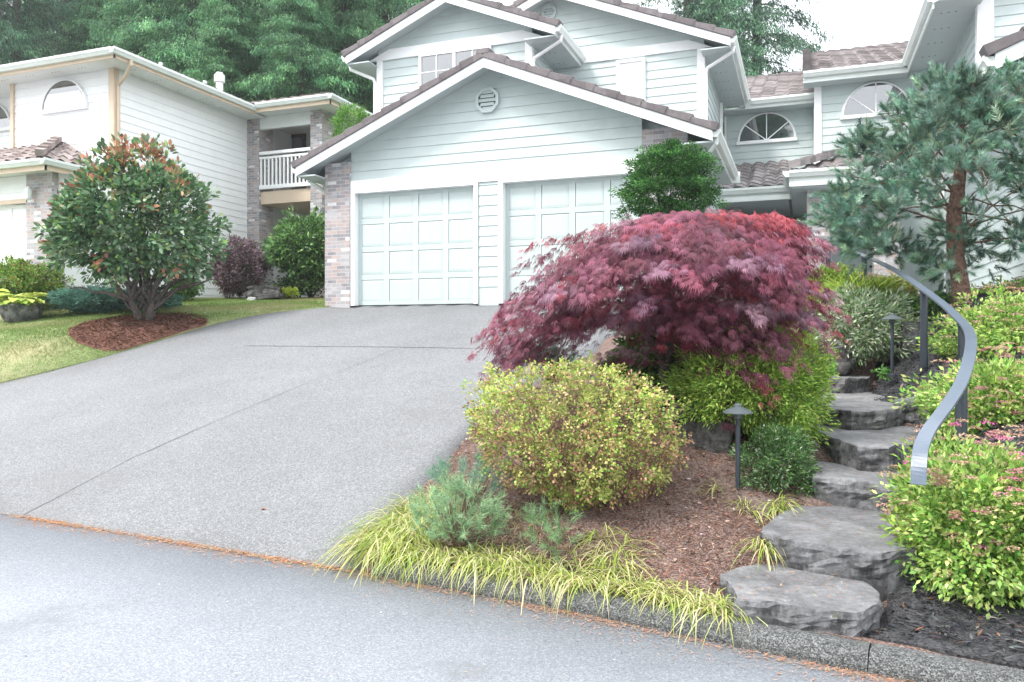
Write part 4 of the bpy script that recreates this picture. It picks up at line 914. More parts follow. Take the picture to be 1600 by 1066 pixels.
rock('boulder', 'low brown-grey boulder under the variegated shrub, above the top step', at(1295, 560, 8.9), (.22, .2, .18), M_rock2, 44, amp=.3)
# ---- stone steps
def slab(label, outline, z, th, seed):
    O = [onZ(x, y, z) for x, y in outline]; P = []
    for a, b in zip(O, O[1:]+O[:1]):
        n = max(2, int((b-a).length/.045)); P += [a.lerp(b, k/n) for k in range(n)]
    c = sum(P, Vector())/len(P); m = len(P); rings = []
    def R(s_, dz, jit, bulge=0):
        o = []
        for i, p in enumerate(P):
            q = c+(p-c)*s_; nz = noise.noise(Vector((p.x*3, p.y*3, seed+dz*6))); nz2 = 1.5*noise.noise(Vector((p.x*13, p.y*13, seed+dz*17)))+.8*noise.noise(Vector((p.x*37, p.y*37, seed+dz*40)))
            o.append(Vector((q.x, q.y, z+dz))+(p-c).normalized()*(bulge+jit*(nz+.6*nz2))+Vector((0, 0, .014*noise.noise(Vector((q.x*4, q.y*4, seed)))+.005*noise.noise(Vector((q.x*14, q.y*14, seed))))))
        return o
    rings = [R(.25, 0, 0), R(.5, 0, 0), R(.72, 0, 0), R(.88, 0, .004), R(.96, 0, .01), R(.99, -.003, .016), R(1.0, -.012, .02), R(1.0, -.035, .022, .004), R(.995, -.06, .028, .002), R(.995, -.085, .03, .004), R(.99, -.11, .03), R(.985, -.135, .03), R(.985, -th*.85, .03), R(.97, -th-.1, .02, -.01)]
    mb = MB(); mb.add([q for r in rings for q in r]+[c+Vector((0, 0, 0))], [(k*m+i, k*m+(i+1) % m, (k+1)*m+(i+1) % m, (k+1)*m+i) for k in range(len(rings)-1) for i in range(m)]+[(len(rings)*m, (i+1) % m, i) for i in range(m)])
    return tag(mb.build('stone_step', M_rock), label, 'step', 'stone slab steps climbing between the beds')
slab('lowest stone slab step, lying right behind the kerb', [(1126, 898), (1160, 884), (1224, 873), (1280, 880), (1330, 892), (1379, 928), (1372, 945), (1340, 957), (1284, 951), (1215, 940), (1152, 933), (1140, 915)], .205, .15, 1)
slab('second stone slab step, wide, beside the lower grass tuft', [(1190, 828), (1215, 805), (1250, 786), (1310, 785), (1400, 795), (1440, 806), (1455, 840), (1437, 858), (1377, 862), (1302, 854), (1235, 842)], .38, .18, 2)
slab('third stone slab step, level with the end of the handrail', [(1268, 716), (1330, 712), (1422, 722), (1450, 745), (1436, 766), (1421, 763), (1340, 751), (1270, 745)], .57, .19, 3)
slab('fourth stone slab step with an undercut mossy front edge', [(1260, 663), (1280, 656), (1340, 654), (1415, 659), (1440, 672), (1432, 690), (1389, 699), (1340, 695), (1290, 680)], .76, .19, 4)
slab('fifth stone slab step, second from the top', [(1258, 612), (1300, 610), (1380, 612), (1412, 622), (1416, 633), (1380, 640), (1330, 641), (1260, 632)], .93, .18, 5)
slab('topmost stone slab step, below the variegated shrub', [(1262, 580), (1300, 578), (1352, 580), (1364, 584), (1358, 589), (1320, 591), (1262, 588)], 1.10, .22, 6)
# ---- Japanese maple
MBASE = at(1052, 655, 6.75); TM = thing('japanese_maple', 'weeping laceleaf maple with a wide crimson crown over the boulders', 'tree', MBASE)
mpoly = [(770, 545), (762, 520), (775, 490), (800, 455), (835, 425), (860, 400), (850, 372), (872, 368), (905, 378), (945, 360), (985, 345), (1040, 338), (1090, 335), (1140, 335), (1200, 338), (1262, 335), (1280, 360), (1285, 400), (1290, 450), (1300, 490), (1304, 530), (1270, 545), (1245, 560), (1215, 560), (1190, 600), (1150, 610), (1115, 590), (1110, 555), (1060, 530), (1010, 495), (960, 505), (930, 505), (900, 500), (860, 520), (825, 550), (795, 556)]
mpoly = [(1030+(x-1030)*(.92 if x < 1030 else .77), y+(4 if y > 480 else 0)) for x, y in mpoly]
NP = 430
Cn, cz = volume_points(mpoly, 6.75, 1.25, NP, .55, .58)
ext = [(770, 500), (762, 525), (780, 545), (800, 560), (785, 480), (815, 555), (1285, 520), (1297, 540), (1275, 530), (1250, 540), (1290, 480), (1262, 545), (1170, 575), (1180, 600), (1160, 600), (1125, 590), (1140, 605), (1105, 580), (1195, 565), (1220, 550), (855, 372), (880, 380), (840, 400), (1262, 345), (1240, 338), (1175, 335), (1110, 338), (1000, 345), (1150, 560), (1205, 590), (1165, 590), (1175, 585), (1190, 605), (1180, 612), (1170, 600), (1300, 545), (1310, 535), (1295, 555), (1280, 560), (1225, 570), (1240, 560), (1130, 610), (1115, 600), (1185, 595), (1278, 400), (1285, 440), (975, 560), (960, 545), (1185, 620), (1150, 625)]
Ex = np.array([tuple(at(x, y, 6.75+random.uniform(-.55, .15))) for x, y in [(1030+(x-1030)*(.93 if x < 1030 else .79), y) for x, y in ext]]); Cn = np.r_[Cn, Ex]; Cn = np.r_[Cn, [tuple(at(x-32 if y < 500 else x, y, 6.75+q)) for x, y, q in ((1225, 342, -.3), (1250, 338, -.1), (1262, 350, .2), (1200, 342, .1), (1235, 350, -.5), (1170, 338, -.2), (1255, 365, -.4), (1268, 380, -.3), (1262, 400, -.5), (1140, 338, .2), (1275, 350, 0), (1215, 355, .5), (1245, 372, -.6), (950, 362, -.2), (970, 352, 0), (1000, 345, -.3), (1272, 430, -.4), (1278, 470, -.3), (1160, 600, -.5), (1175, 606, -.4), (1150, 590, -.55), (1168, 588, -.6), (1182, 590, -.4), (1140, 580, -.5), (1235, 535, -.2), (1245, 545, 0))]]; NP = len(Cn)
hubz = np.array(at(1060, 470, 6.75)); rad_dir = Cn-hubz; rad_dir[:, 2] = 0; rad_dir = nrm(rad_dir+rng.normal(0, .12, Cn.shape)*[1, 1, 0])
per = 46; ci = np.repeat(np.arange(NP), per); s_ = rng.uniform(-1, 1, (NP*per, 1)); side = nrm(np.cross(rad_dir, UV_))[ci]; lenp = rng.uniform(.18, .33, (NP, 1))[ci]; widp = rng.uniform(.055, .105, (NP, 1))[ci]
droop = rng.uniform(.25, .8, (NP, 1))[ci]
P = Cn[ci]+rad_dir[ci]*s_*lenp+side*rng.normal(0, 1, (NP*per, 1))*widp*(1-.5*s_)+UV_*(-droop*(s_+.2)**2*lenp*.9+rng.normal(0, .015, (NP*per, 1)))
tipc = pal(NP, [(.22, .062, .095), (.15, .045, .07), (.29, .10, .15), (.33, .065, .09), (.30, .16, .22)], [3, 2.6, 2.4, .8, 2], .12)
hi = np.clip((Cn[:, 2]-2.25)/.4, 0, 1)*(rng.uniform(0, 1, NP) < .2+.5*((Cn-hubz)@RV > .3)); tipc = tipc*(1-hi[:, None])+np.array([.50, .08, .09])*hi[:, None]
lobes = 7; n0 = len(P); base_dir = nrm(rad_dir[ci]*.8+side*rng.normal(0, .5, (n0, 1))+UV_*(-.35-.5*rng.uniform(0, 1, (n0, 1)))); nr = nrm(UV_+rng.normal(0, .35, (n0, 3))+rad_dir[ci]*.4)
sdv = nrm(np.cross(base_dir, nr)); PP, DD, NN, LL, CC = [], [], [], [], []
lc = np.clip(tipc[ci]*(1+rng.normal(0, .22, (n0, 1))), .01, .9)
for k in range(lobes):
    ang = math.radians(-66+132*k/(lobes-1)); DD.append(base_dir*math.cos(ang)+sdv*math.sin(ang)-UV_*.12); PP.append(P); NN.append(nr); LL.append((.080-.030*abs(k-3)/3)*rng.uniform(.8, 1.25, n0)); CC.append(lc)
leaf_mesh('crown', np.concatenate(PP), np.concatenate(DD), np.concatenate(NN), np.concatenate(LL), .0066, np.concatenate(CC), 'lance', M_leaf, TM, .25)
mb = MB(); fork = at(1042, 565, 6.75)
mb.tube([MBASE+Vector((0, 0, -.15)), MBASE+Vector((-.03, 0, .1)), MBASE.lerp(fork, .5)+Vector((.03, .02, 0)), MBASE.lerp(fork, .8)+Vector((-.03, 0, 0)), fork], [.085, .07, .058, .055, .05], 9)
for px, py, dd in ((1010, 520, 6.6), (1085, 525, 6.7), (1045, 500, 7.1), (1070, 500, 6.3)):
    q = at(px, py, dd); mb.tube([fork, fork.lerp(q, .5)+Vector((0, 0, -.03)), q], [.045, .036, .03], 7)
    near = sorted(range(NP), key=lambda i: (Vector(Cn[i])-q).length)[::3][:26]; twigs(mb, q, [tuple(Cn[i]) for i in near], .014, .003, .12, 5, .06)
mb.build('trunk', M_bark, TM, smooth=True)
# ---- plants round the maple
shrub('thread_cypress', 'yellow-green feathery cypress mound under the right side of the red maple', 'shrub', [(1070, 560), (1110, 520), (1180, 500), (1250, 515), (1285, 545), (1290, 600), (1280, 660), (1255, 705), (1200, 710), (1170, 680), (1140, 655), (1100, 665), (1050, 650), (1035, 600)], 6.3, .45, 700, 46, .08, .042, .012, [(.26, .44, .07), (.40, .60, .11), (.56, .70, .18), (.16, .30, .05)], [3, 3, 2, 1.2], 'lance', stems=10, base=at(1190, 700, 6.45), upb=.1)
shrub('wall_shrub', 'dark green leafy shrub filling the shade behind the maple trunk', 'shrub', [(940, 560), (965, 520), (1010, 510), (1080, 515), (1120, 560), (1090, 610), (1040, 620), (980, 600), (945, 590)], 7.6, .35, 170, 26, .09, .06, .03, [(.05, .12, .035), (.10, .21, .05), (.16, .30, .07)], [2, 2, 1], base=at(1030, 640, 7.5), stems=6)
shrub('heather_shrub', 'small dark evergreen shrub with pale sprigs beside the third and fourth steps', 'shrub', [(1155, 700), (1180, 672), (1225, 662), (1262, 680), (1280, 715), (1278, 760), (1250, 785), (1190, 785), (1150, 775), (1142, 730)], 5.75, .3, 260, 36, .05, .034, .010, [(.06, .14, .05), (.11, .23, .07), (.18, .33, .10), (.42, .50, .36)], [3, 3, 1.2, .9], 'lance', stems=6, base=at(1212, 776, 5.75), upb=.5)
gb = [(728, 650), (727, 620), (745, 590), (775, 572), (820, 572), (860, 565), (910, 562), (960, 560), (1005, 578), (1040, 600), (1062, 640), (1066, 690), (1050, 730), (1020, 765), (960, 792), (900, 800), (860, 785), (820, 770), (790, 745), (760, 720), (742, 690)]
def gt_(P, ci, cz): return (rng.uniform(0, 1, ci.max()+1)[ci] < np.clip(.15+.35*((cz[2]+.25-P[:, 2])/.5), .12, .45)) 
GS = shrub('golden_barberry', 'broad golden-green bush with coppery leaves and bare brown twigs, near the kerb', 'shrub', gb, 5.6, .62, 760, 34, .055, .021, .016, [(.42, .50, .13), (.58, .60, .20), (.32, .50, .11), (.72, .50, .28)], [3, 2.5, 2.8, 1.5], 'oval', M_leaf, at(930, 805, 5.55), 0, upb=.5, clvar=.16, tip=Tip(gt_, [(.30, .18, .11), (.46, .28, .17), (.26, .40, .08), (.60, .38, .24)], [2, 2, 2, 1.6]))
mb = MB(); Q, _ = volume_points(gb+[], 5.6, .6, 150, .7, .6); bs = at(930, 812, 5.55)
for q in Q: twigs(mb, bs+Vector((random.uniform(-.35, .35), random.uniform(-.12, .12), 0)), [tuple(q)], .007, .0022, .02, 4, .05)
Q, _ = volume_points([(1000, 640), (1060, 650), (1078, 690), (1060, 740), (1020, 760), (985, 700)], 5.65, .3, 60, .5, .6)
for q in Q: twigs(mb, bs+Vector((.28, .05, .1)), [tuple(q)], .005, .002, .05, 4, .06)
mb.build('stem', paint('brown_twig', (.22, .13, .10), .9, .25, 20), GS)
# dwarf hinoki beside the garage
hp = [(980, 350), (962, 325), (968, 290), (978, 258), (1000, 235), (1030, 220), (1060, 216), (1090, 224), (1112, 240), (1108, 262), (1112, 300), (1114, 325), (1095, 350), (1040, 360)]
HK = at(1040, 500, 10.9)
shrub('dwarf_cypress', 'dense dwarf cypress with cupped dark green fans in front of the garage corner', 'tree', hp, 10.9, .52, 300, 130, .12, .04, .016, [(.03, .10, .03), (.05, .16, .04), (.09, .24, .055), (.18, .36, .09)], [3, 3, 2, .9], 'lance', stems=14, base=Vector((HK.x, HK.y, H(HK.x, HK.y))), upb=.25, part='crown', flat=.5, shell=.85, clvar=.3, stem_r=.03)
# ---- pine by the rail
PN = Vector((1.57, 9.65, H(1.57, 9.65))); TP = thing('pine_tree', 'blue-green pine with a reddish trunk beside the handrail', 'tree', PN)
ppoly = [(1300, 320), (1310, 260), (1330, 215), (1360, 190), (1395, 180), (1410, 155), (1440, 120), (1470, 130), (1500, 150), (1545, 135), (1590, 100), (1680, 95), (1740, 170), (1750, 300), (1700, 400), (1640, 420), (1570, 410), (1530, 440), (1480, 445), (1450, 425), (1400, 420), (1340, 410), (1300, 385), (1285, 350)]
hole = [(1478, 275), (1520, 268), (1560, 285), (1600, 300), (1620, 350), (1570, 370), (1515, 350), (1478, 360)]
NS = 3300; Kc, cz = volume_points([(1490+(x-1490)*.93, 290+(y-290)*.92) for x, y in ppoly], 8.5, 1.05, 240, .45, .6); kk = rng.integers(0, 240, NS+500)
off = nrm(rng.normal(0, 1, (NS+500, 3))+UV_*.25)*(rng.uniform(.2, 1, (NS+500, 1))**.5)*rng.uniform(.10, .22, (240, 1))[kk]*[1, 1, .7]; Cn = Kc[kk]+off
px_ = 800+F*(Cn@RV)/(Cn@FV); py_ = HZ-F*(Cn[:, 2]-EYE)/(Cn@FV); kill0 = in_poly(np.c_[px_, py_], np.array(hole, float)) & (rng.uniform(0, 1, len(Cn)) < .9) ; Cn = Cn[~kill0][:NS]; off = off[~kill0][:NS]; kk = kk[~kill0][:NS]; NS = len(Cn)
ax = nrm(Cn-np.array(at(1495, 360, 8.5))); shd = nrm(nrm(off)*1.1+ax*.35+UV_*rng.uniform(0, .9, (NS, 1))+rng.normal(0, .2, (NS, 3))); Ls = rng.uniform(.07, .17, NS)
per = 70; ci = np.repeat(np.arange(NS), per); tt = rng.uniform(.0, 1, (NS*per, 1)); rr = nrm(np.cross(shd[ci], rng.normal(0, 1, (NS*per, 3)))); P = Cn[ci]+shd[ci]*tt*Ls[ci][:, None]
D = nrm(shd[ci]*(.55+.5*tt)+rr*.9); cpn = pal(NS, [(.13, .26, .19), (.19, .34, .26), (.25, .42, .31), (.34, .50, .34), (.09, .18, .13)], [3, 3, 2, 1, 1.5], .15)[ci]*(1+rng.normal(0, .16, 240))[kk][ci][:, None]*(1+rng.normal(0, .15, (NS*per, 1)))
leaf_mesh('crown', P, D, rr+.1, rng.uniform(.055, .085, NS*per), .0066, np.clip(cpn, .01, .9), 'tri', M_leaf, TP, .05)
mb = MB(); tr_ = [at(1505, 482, 8.5), at(1500, 440, 8.5), at(1492, 390, 8.5), at(1490, 340, 8.5), at(1499, 280, 8.5), at(1505, 220, 8.5), at(1500, 160, 8.5)]
tr_[0] = Vector((tr_[1].x+.03, tr_[1].y, PN.z-.1)); mb.tube(tr_, [.11, .088, .082, .076, .065, .04, .02], 10)
for k in range(34):
    b = tr_[2].lerp(tr_[6], random.random()); i = sorted(rng.choice(NS, 9), key=lambda i: (Vector(Cn[i])-b).length)[4]; twigs(mb, b, [tuple(Cn[i])], .013, .004, random.uniform(-.12, .12), 5, .08)
mb.build('trunk', M_pbark, TP, smooth=True)
mb = MB(); 
for i in range(NS):
    a = Vector(Cn[i]); mb.tube([a, a+Vector(shd[i])*float(Ls[i])], [.004, .0025], 3, False)
tag(mb.build('shoot', paint('shoot_tan', (.42, .33, .20), .8, .2, 20), TP), kind='stuff')
# ---- spireas
def spirea(label, poly, d, thick, nc, base, nf, scale=1):
    th = shrub('spirea', label, 'shrub', poly, d, thick, int(nc*1.25), 34, .085*scale, .043*scale, .020*scale, [(.30, .50, .11), (.46, .66, .17), (.62, .74, .27), (.18, .38, .08)], [3, 3, 2.4, 1.4], 'lance', M_leaf, base, 12, upb=.6, var=.24, group='pink-flowered spireas in the right-hand bed', clvar=.12)
    B = [(x, y) for x, y in poly]; Q, cz = volume_points(poly, d, thick, nf*5, .9, .75)
    sx = Q-cz; sc_ = sx[:, 2]+rng.normal(0, .17, len(Q)); nf = int(nf*2.1); Q = Q[np.argsort(-sc_)[:nf]]; Q = Q+nrm(Q-cz)*.075+UV_*.045
    per = 46; ci = np.repeat(np.arange(nf), per); r = .044*scale*rng.uniform(.7, 1.3, nf)[ci][:, None]; a = rng.uniform(0, 6.28, (nf*per, 1)); q = np.sqrt(rng.uniform(0, 1, (nf*per, 1)))
    P = Q[ci]+np.c_[np.cos(a)*q*r, np.sin(a)*q*r, .25*r*(1-q*q)+rng.normal(0, .003, (nf*per, 1))]
    fc = pal(nf, [(.62, .40, .30), (.52, .34, .24), (.66, .30, .38), (.70, .16, .38)], [4, 3, 1.6, .7], .08)[ci]*(1+rng.normal(0, .15, (nf*per, 1)))
    leaf_mesh('flower_head', P, rng.normal(0, 1, P.shape)*[1, 1, .3], UV_+rng.normal(0, .4, P.shape),   .013*scale, .011*scale, np.clip(fc, .02, .95), 'lance', M_leaf, th, 0)['kind'] = 'stuff'
    return th
spirea('bright spirea with dusty pink heads, nearest the camera at the bottom right', [(1412, 800), (1420, 750), (1440, 715), (1475, 695), (1530, 688), (1600, 695), (1680, 730), (1710, 800), (1700, 880), (1650, 950), (1590, 968), (1550, 960), (1490, 940), (1440, 905), (1400, 880), (1420, 840)], 4.35, .42, 560, at(1550, 955, 4.35), 90)
spirea('spirea with pink heads just behind the lower handrail post', [(1470, 600), (1500, 575), (1560, 560), (1640, 575), (1680, 640), (1650, 700), (1560, 710), (1490, 695), (1455, 660), (1450, 620)], 5.9, .5, 360, at(1570, 720, 5.9), 70, 1.1)
spirea('upper spirea with pale pink heads, right of the pine trunk', [(1480, 520), (1500, 490), (1540, 465), (1600, 450), (1680, 470), (1690, 540), (1640, 590), (1560, 590), (1500, 575), (1470, 550)], 7.4, .6, 320, at(1580, 600, 7.3), 60, 1.2)
spirea('farthest spirea, low and golden, at the right edge under the pine', [(1540, 460), (1560, 445), (1620, 435), (1700, 450), (1700, 490), (1600, 500), (1550, 485)], 9.0, .5, 170, at(1620, 500, 9), 36, 1.3)
shrub('seedling_spirea', 'thin spirea sprout leaning over the right end of the second step', 'shrub', [(1385, 800), (1410, 790), (1440, 800), (1440, 850), (1420, 880), (1395, 875), (1390, 840)], 4.45, .12, 26, 14, .06, .05, .022, [(.26, .42, .08), (.40, .52, .12), (.55, .36, .34)], [2, 2, .7], 'lance', stems=7, base=at(1440, 880, 4.45), stem_r=.004)
# ---- shrubs beyond the steps
shrub('variegated_shrub', 'silver-edged variegated shrub above the topmost step', 'shrub', [(1285, 480), (1300, 455), (1340, 448), (1390, 462), (1412, 490), (1415, 530), (1395, 560), (1340, 572), (1295, 565), (1280, 530)], 9.0, .5, 330, 30, .09, .07, .018, [(.50, .58, .42), (.62, .68, .52), (.20, .34, .12), (.13, .24, .08)], [3, 2, 2.2, 1.6], 'lance', base=at(1345, 575, 9.0), stems=8)
shrub('daylily', 'strap-leaved yellow-green perennial behind the variegated shrub', 'plant', [(1265, 475), (1285, 450), (1330, 444), (1385, 450), (1405, 470), (1350, 485)], 9.9, .4, 80, 34, .10, .20, .018, [(.34, .48, .08), (.50, .60, .12), (.22, .36, .06)], [2, 2, 1], 'lance', base=at(1350, 485, 9.9), stems=0, upb=1.6, bend=.5, jitd=.5)
shrub('azalea_bush', 'orange-tinged azalea behind the handrail, under the pine', 'shrub', [(1330, 455), (1350, 440), (1378, 434), (1405, 438), (1422, 455), (1405, 475), (1340, 475)], 10.15, .35, 200, 30, .08, .05, .026, [(.30, .42, .08), (.42, .46, .12), (.50, .30, .12)], [2, 2, 1], base=at(1375, 472, 10.15))
shrub('azalea_bush', 'yellow-green azalea at the top of the handrail, beyond the maple', 'shrub', [(1252, 450), (1265, 428), (1295, 416), (1328, 424), (1338, 450), (1300, 475), (1260, 475)], 10.5, .4, 210, 28, .08, .05, .026, [(.26, .40, .07), (.38, .48, .10), (.18, .30, .05)], [2, 2, 1], base=at(1295, 478, 10.5))
shrub('groundcover_shrub', 'dark green leafy groundcover on the slope left of the pine trunk', 'shrub', [(1395, 480), (1420, 462), (1470, 455), (1490, 470), (1490, 500), (1450, 505), (1400, 505)], 9.3, .3, 130, 26, .08, .055, .028, [(.08, .18, .06), (.14, .28, .08), (.24, .38, .12)], [2, 2, 1], stems=4)
shrub('groundcover_shrub', 'golden green groundcover on the slope right of the pine trunk', 'shrub', [(1510, 470), (1530, 450), (1600, 440), (1680, 445), (1680, 480), (1590, 490), (1520, 490)], 9.8, .35, 220, 26, .09, .055, .028, [(.20, .34, .08), (.32, .46, .11), (.44, .52, .18)], [2, 2, 1], stems=4)
for q, (px, py, dd) in enumerate(((1295, 585, 8.4), (1380, 590, 8.2))):
    shrub('herb_tuft', ('bright green weed on the bark at the left end of the topmost step', 'pale green weed on the black bark by the small path light')[q], 'plant', blob(px, py-7, 10, 8), dd, .06, 10, 12, .04, .04, .02, [(.12, .34, .08), (.20, .42, .10)], [1, 1], stems=2, stem_r=.004)
# small pines in the lower bed
def seedling(label, poly, d, base, nc, cols):
    th = thing('young_pine', label, 'shrub', base); nc = int(nc*1.3); Cn, cz = volume_points(poly, d, .22, nc, .4, .6); b0 = np.array(base)
    sh = nrm(nrm(Cn-b0)+UV_*.35+rng.normal(0, .5, Cn.shape)); per = 46; ci = np.repeat(np.arange(nc), per); tt = rng.uniform(0, 1, (nc*per, 1)); rr = nrm(np.cross(sh[ci], rng.normal(0, 1, (nc*per, 3))))
    leaf_mesh('foliage', Cn[ci]+sh[ci]*tt*.10, nrm(sh[ci]*.75+rr*1.1+rng.normal(0, .3, rr.shape)), rr, rng.uniform(.04, .065, nc*per), .0034, pal(nc*per, cols, [1]*len(cols), .2), 'tri', M_leaf, th, .1)
    mb = MB(); twigs(mb, base, [tuple(Cn[i]) for i in range(0, nc, 3)], .008, .003, .03, 5, .03); mb.build('stem', M_pbark, th); return th
seedling('soft blue-green young pine behind the tall grass at the kerb corner', [(650, 800), (665, 775), (700, 760), (745, 770), (785, 790), (790, 815), (765, 838), (720, 850), (670, 845)], 5.15, at(715, 855, 5.1), 130, [(.22, .38, .22), (.32, .50, .28), (.42, .58, .32)])
seedling('young pine sprawling left of the golden bush, half over the drive', [(670, 750), (700, 725), (760, 720), (800, 745), (790, 775), (720, 770)], 5.6, at(740, 790, 5.5), 60, [(.18, .34, .25), (.25, .42, .30)])
seedling('tiny young pine with a cut stem in front of the golden bush', [(825, 845), (830, 815), (860, 800), (895, 815), (900, 840), (870, 858)], 4.85, at(862, 858, 4.85), 26, [(.16, .28, .14), (.24, .38, .18)])
seedling('blue-green young pine peeping out above the golden bush', [(815, 575), (830, 550), (880, 545), (905, 560), (900, 580)], 6.6, at(860, 600, 6.6), 34, [(.12, .28, .18), (.20, .38, .26)])
# ---- arching ornamental grass
def blades(P0, az, L, lean, Wd, seg=5):
    n = len(P0); s = np.linspace(0, 1, seg+1)[None, :]
    hor = np.c_[np.cos(az), np.sin(az), np.zeros(n)]; x = L[:, None]*(lean[:, None]*s+(1-lean[:, None])*s**2*.55); z = L[:, None]*((1-lean[:, None]*.6)*s-.78*s**2.3)
    ctr = P0[:, None]+hor[:, None]*x[..., None]+UV_*z[..., None]; sd_ = np.c_[-np.sin(az), np.cos(az), np.zeros(n)][:, None]
    ww = (Wd[:, None]*np.sin(np.pi*np.clip(.12+.88*s, 0, 1))**.7)[..., None]*.5
    return np.stack([ctr-sd_*ww, ctr+sd_*ww], 2).reshape(n, (seg+1)*2, 3)
def blade_mesh(name, V, col, mat, parent=None, origin=None):
    n, k, _ = V.shape; seg = k//2-1; O = np.array(origin if origin is not None else (wloc(parent) if parent else (0, 0, 0)))
    f = np.array([[2*i, 2*i+1, 2*i+3, 2*i+2] for i in range(seg)]); Fi = (f[None]+(np.arange(n)*k)[:, None, None]).reshape(-1).astype(np.int32)
    me = bpy.data.meshes.new(name); me.vertices.add(n*k); me.vertices.foreach_set('co', (V.reshape(-1, 3)-O).ravel()); m = n*seg
    me.loops.add(m*4); me.loops.foreach_set('vertex_index', Fi); me.polygons.add(m); me.polygons.foreach_set('loop_start', np.arange(0, m*4, 4, dtype=np.int32)); me.polygons.foreach_set('loop_total', np.full(m, 4, np.int32))
    ca = me.color_attributes.new('tint', 'FLOAT_COLOR', 'POINT'); cc = np.ones((n, k, 4)); cc[:, :, :3] = col[:, None]; ca.data.foreach_set('color', cc.ravel()); me.update(); me.materials.append(mat)
    o = bpy.data.objects.new(name, me); C.objects.link(o)
    if parent: o.parent = parent
    elif origin is not None: o.location = origin
    return o
GC = [(.56, .60, .20), (.72, .72, .38), (.36, .46, .08), (.26, .38, .06), (.62, .55, .34)]
def grass_clump(label, base, n, R, L, group=None, green=0, az0=None, spread=6.28):
    a = rng.uniform(0, 6.28, n); r = R*np.sqrt(rng.uniform(0, 1, n)); P0 = np.array(base)+np.c_[np.cos(a)*r, np.sin(a)*r, np.zeros(n)]
    az = a+rng.normal(0, .95, n) if az0 is None else az0+rng.uniform(-spread/2, spread/2, n)
    V = blades(P0, az, L*rng.uniform(.3, 1.2, n), rng.uniform(.1, 1.0, n), rng.uniform(.004, .0085, n)); w_ = [3, 3, 2+green, 1.5+green*2, 1.6]
    return tag(blade_mesh('ornamental_grass', V, pal(n, GC, w_, .14), M_blade, None, tuple(base)), label, 'grass clump', group)
kb = [(572, 868, 5.1), (600, 872, 5.0), (585, 850, 5.3), (625, 880, 4.9), (655, 884, 4.85), (690, 892, 4.75), (725, 900, 4.7), (760, 905, 4.62), (795, 912, 4.57), (830, 918, 4.53), (865, 924, 4.48), (900, 928, 4.44), (935, 933, 4.4), (610, 840, 5.35), (640, 815, 5.5), (630, 860, 5.15), (955, 905, 4.6), (960, 880, 4.75), (598, 835, 5.35), (618, 812, 5.55), (645, 790, 5.7), (668, 772, 5.85), (690, 790, 5.6), (655, 840, 5.3), (690, 860, 5.0), (730, 870, 4.9), (780, 880, 4.8), (705, 765, 5.9)]
for i, (px, py, dd) in enumerate(kb):
    q = at(px, py, dd); x, y = q.x, max(q.y, edge(q.x)+.14)+.09; tall = px < 660 and py < 872
    grass_clump('yellow-green clump in the long grass edging along the kerb', Vector((x, y, max(H(x, y), .09)+.0)), 210 if tall else 120, .12, .46 if tall else .34, 'arching grass edging along the kerb', green=.8 if tall else 0)
for px, py, dd in ((1015, 940, 4.22), (1045, 945, 4.18), (1080, 950, 4.1), (1110, 950, 4.05), (1135, 945, 4.02), (985, 936, 4.3)):
    q = at(px, py, dd); x, y = q.x, max(q.y, edge(q.x)+.13)+.07; grass_clump('striped yellow grass clump on the kerb just left of the lowest step', Vector((x, y, max(H(x, y), .09))), 105, .07, .29, 'striped grass beside the lowest step')
def gpt(px, py):
    q = march(px, py, H, 2.5); return Vector((q.x, q.y, H(q.x, q.y)))
grass_clump('yellow striped grass tuft arching over the back of the second step', gpt(1212, 800), 110, .05, .36, az0=-.3, spread=4.2)
grass_clump('yellow grass tuft hanging over the left front of the second step', gpt(1195, 858), 95, .05, .33, az0=-.6, spread=4)
grass_clump('loose yellow grass tuft below the heather-like shrub', gpt(1165, 800), 60, .05, .28)
grass_clump('thin green grass tuft at the foot of the dark boulder', gpt(1118, 768), 26, .02, .26, green=3)
grass_clump('bright green grass tuft in the middle of the brown bed', gpt(940, 845), 60, .05, .36, green=1.5)
grass_clump('sparse upright green grass blades below the golden bush', gpt(850, 815), 14, .02, .34, green=4)
# low weeds in the lower bed
def in_reg(n, poly_px, hf=H):
    B = np.array([march(x, y, hf)[:2] for x, y in poly_px]); Q = np.zeros((0, 2))
    while len(Q) < n: q = rng.uniform(B.min(0), B.max(0), (n*2, 2)); Q = np.r_[Q, q[in_poly(q, B)]]
    Q = Q[:n]; return np.c_[Q, H_arr(Q[:, 0], Q[:, 1])]
P0 = in_reg(900, [(640, 800), (820, 790), (900, 850), (960, 910), (800, 890), (660, 870)]); n = len(P0)
tag(blade_mesh('weed_cover', blades(P0, rng.uniform(0, 6.28, n), rng.uniform(.06, .2, n), rng.uniform(.2, .8, n), rng.uniform(.004, .007, n)), pal(n, [(.38, .40, .20), (.30, .36, .14), (.46, .42, .26)], [1, 1, 1], .15), M_blade), kind='stuff')
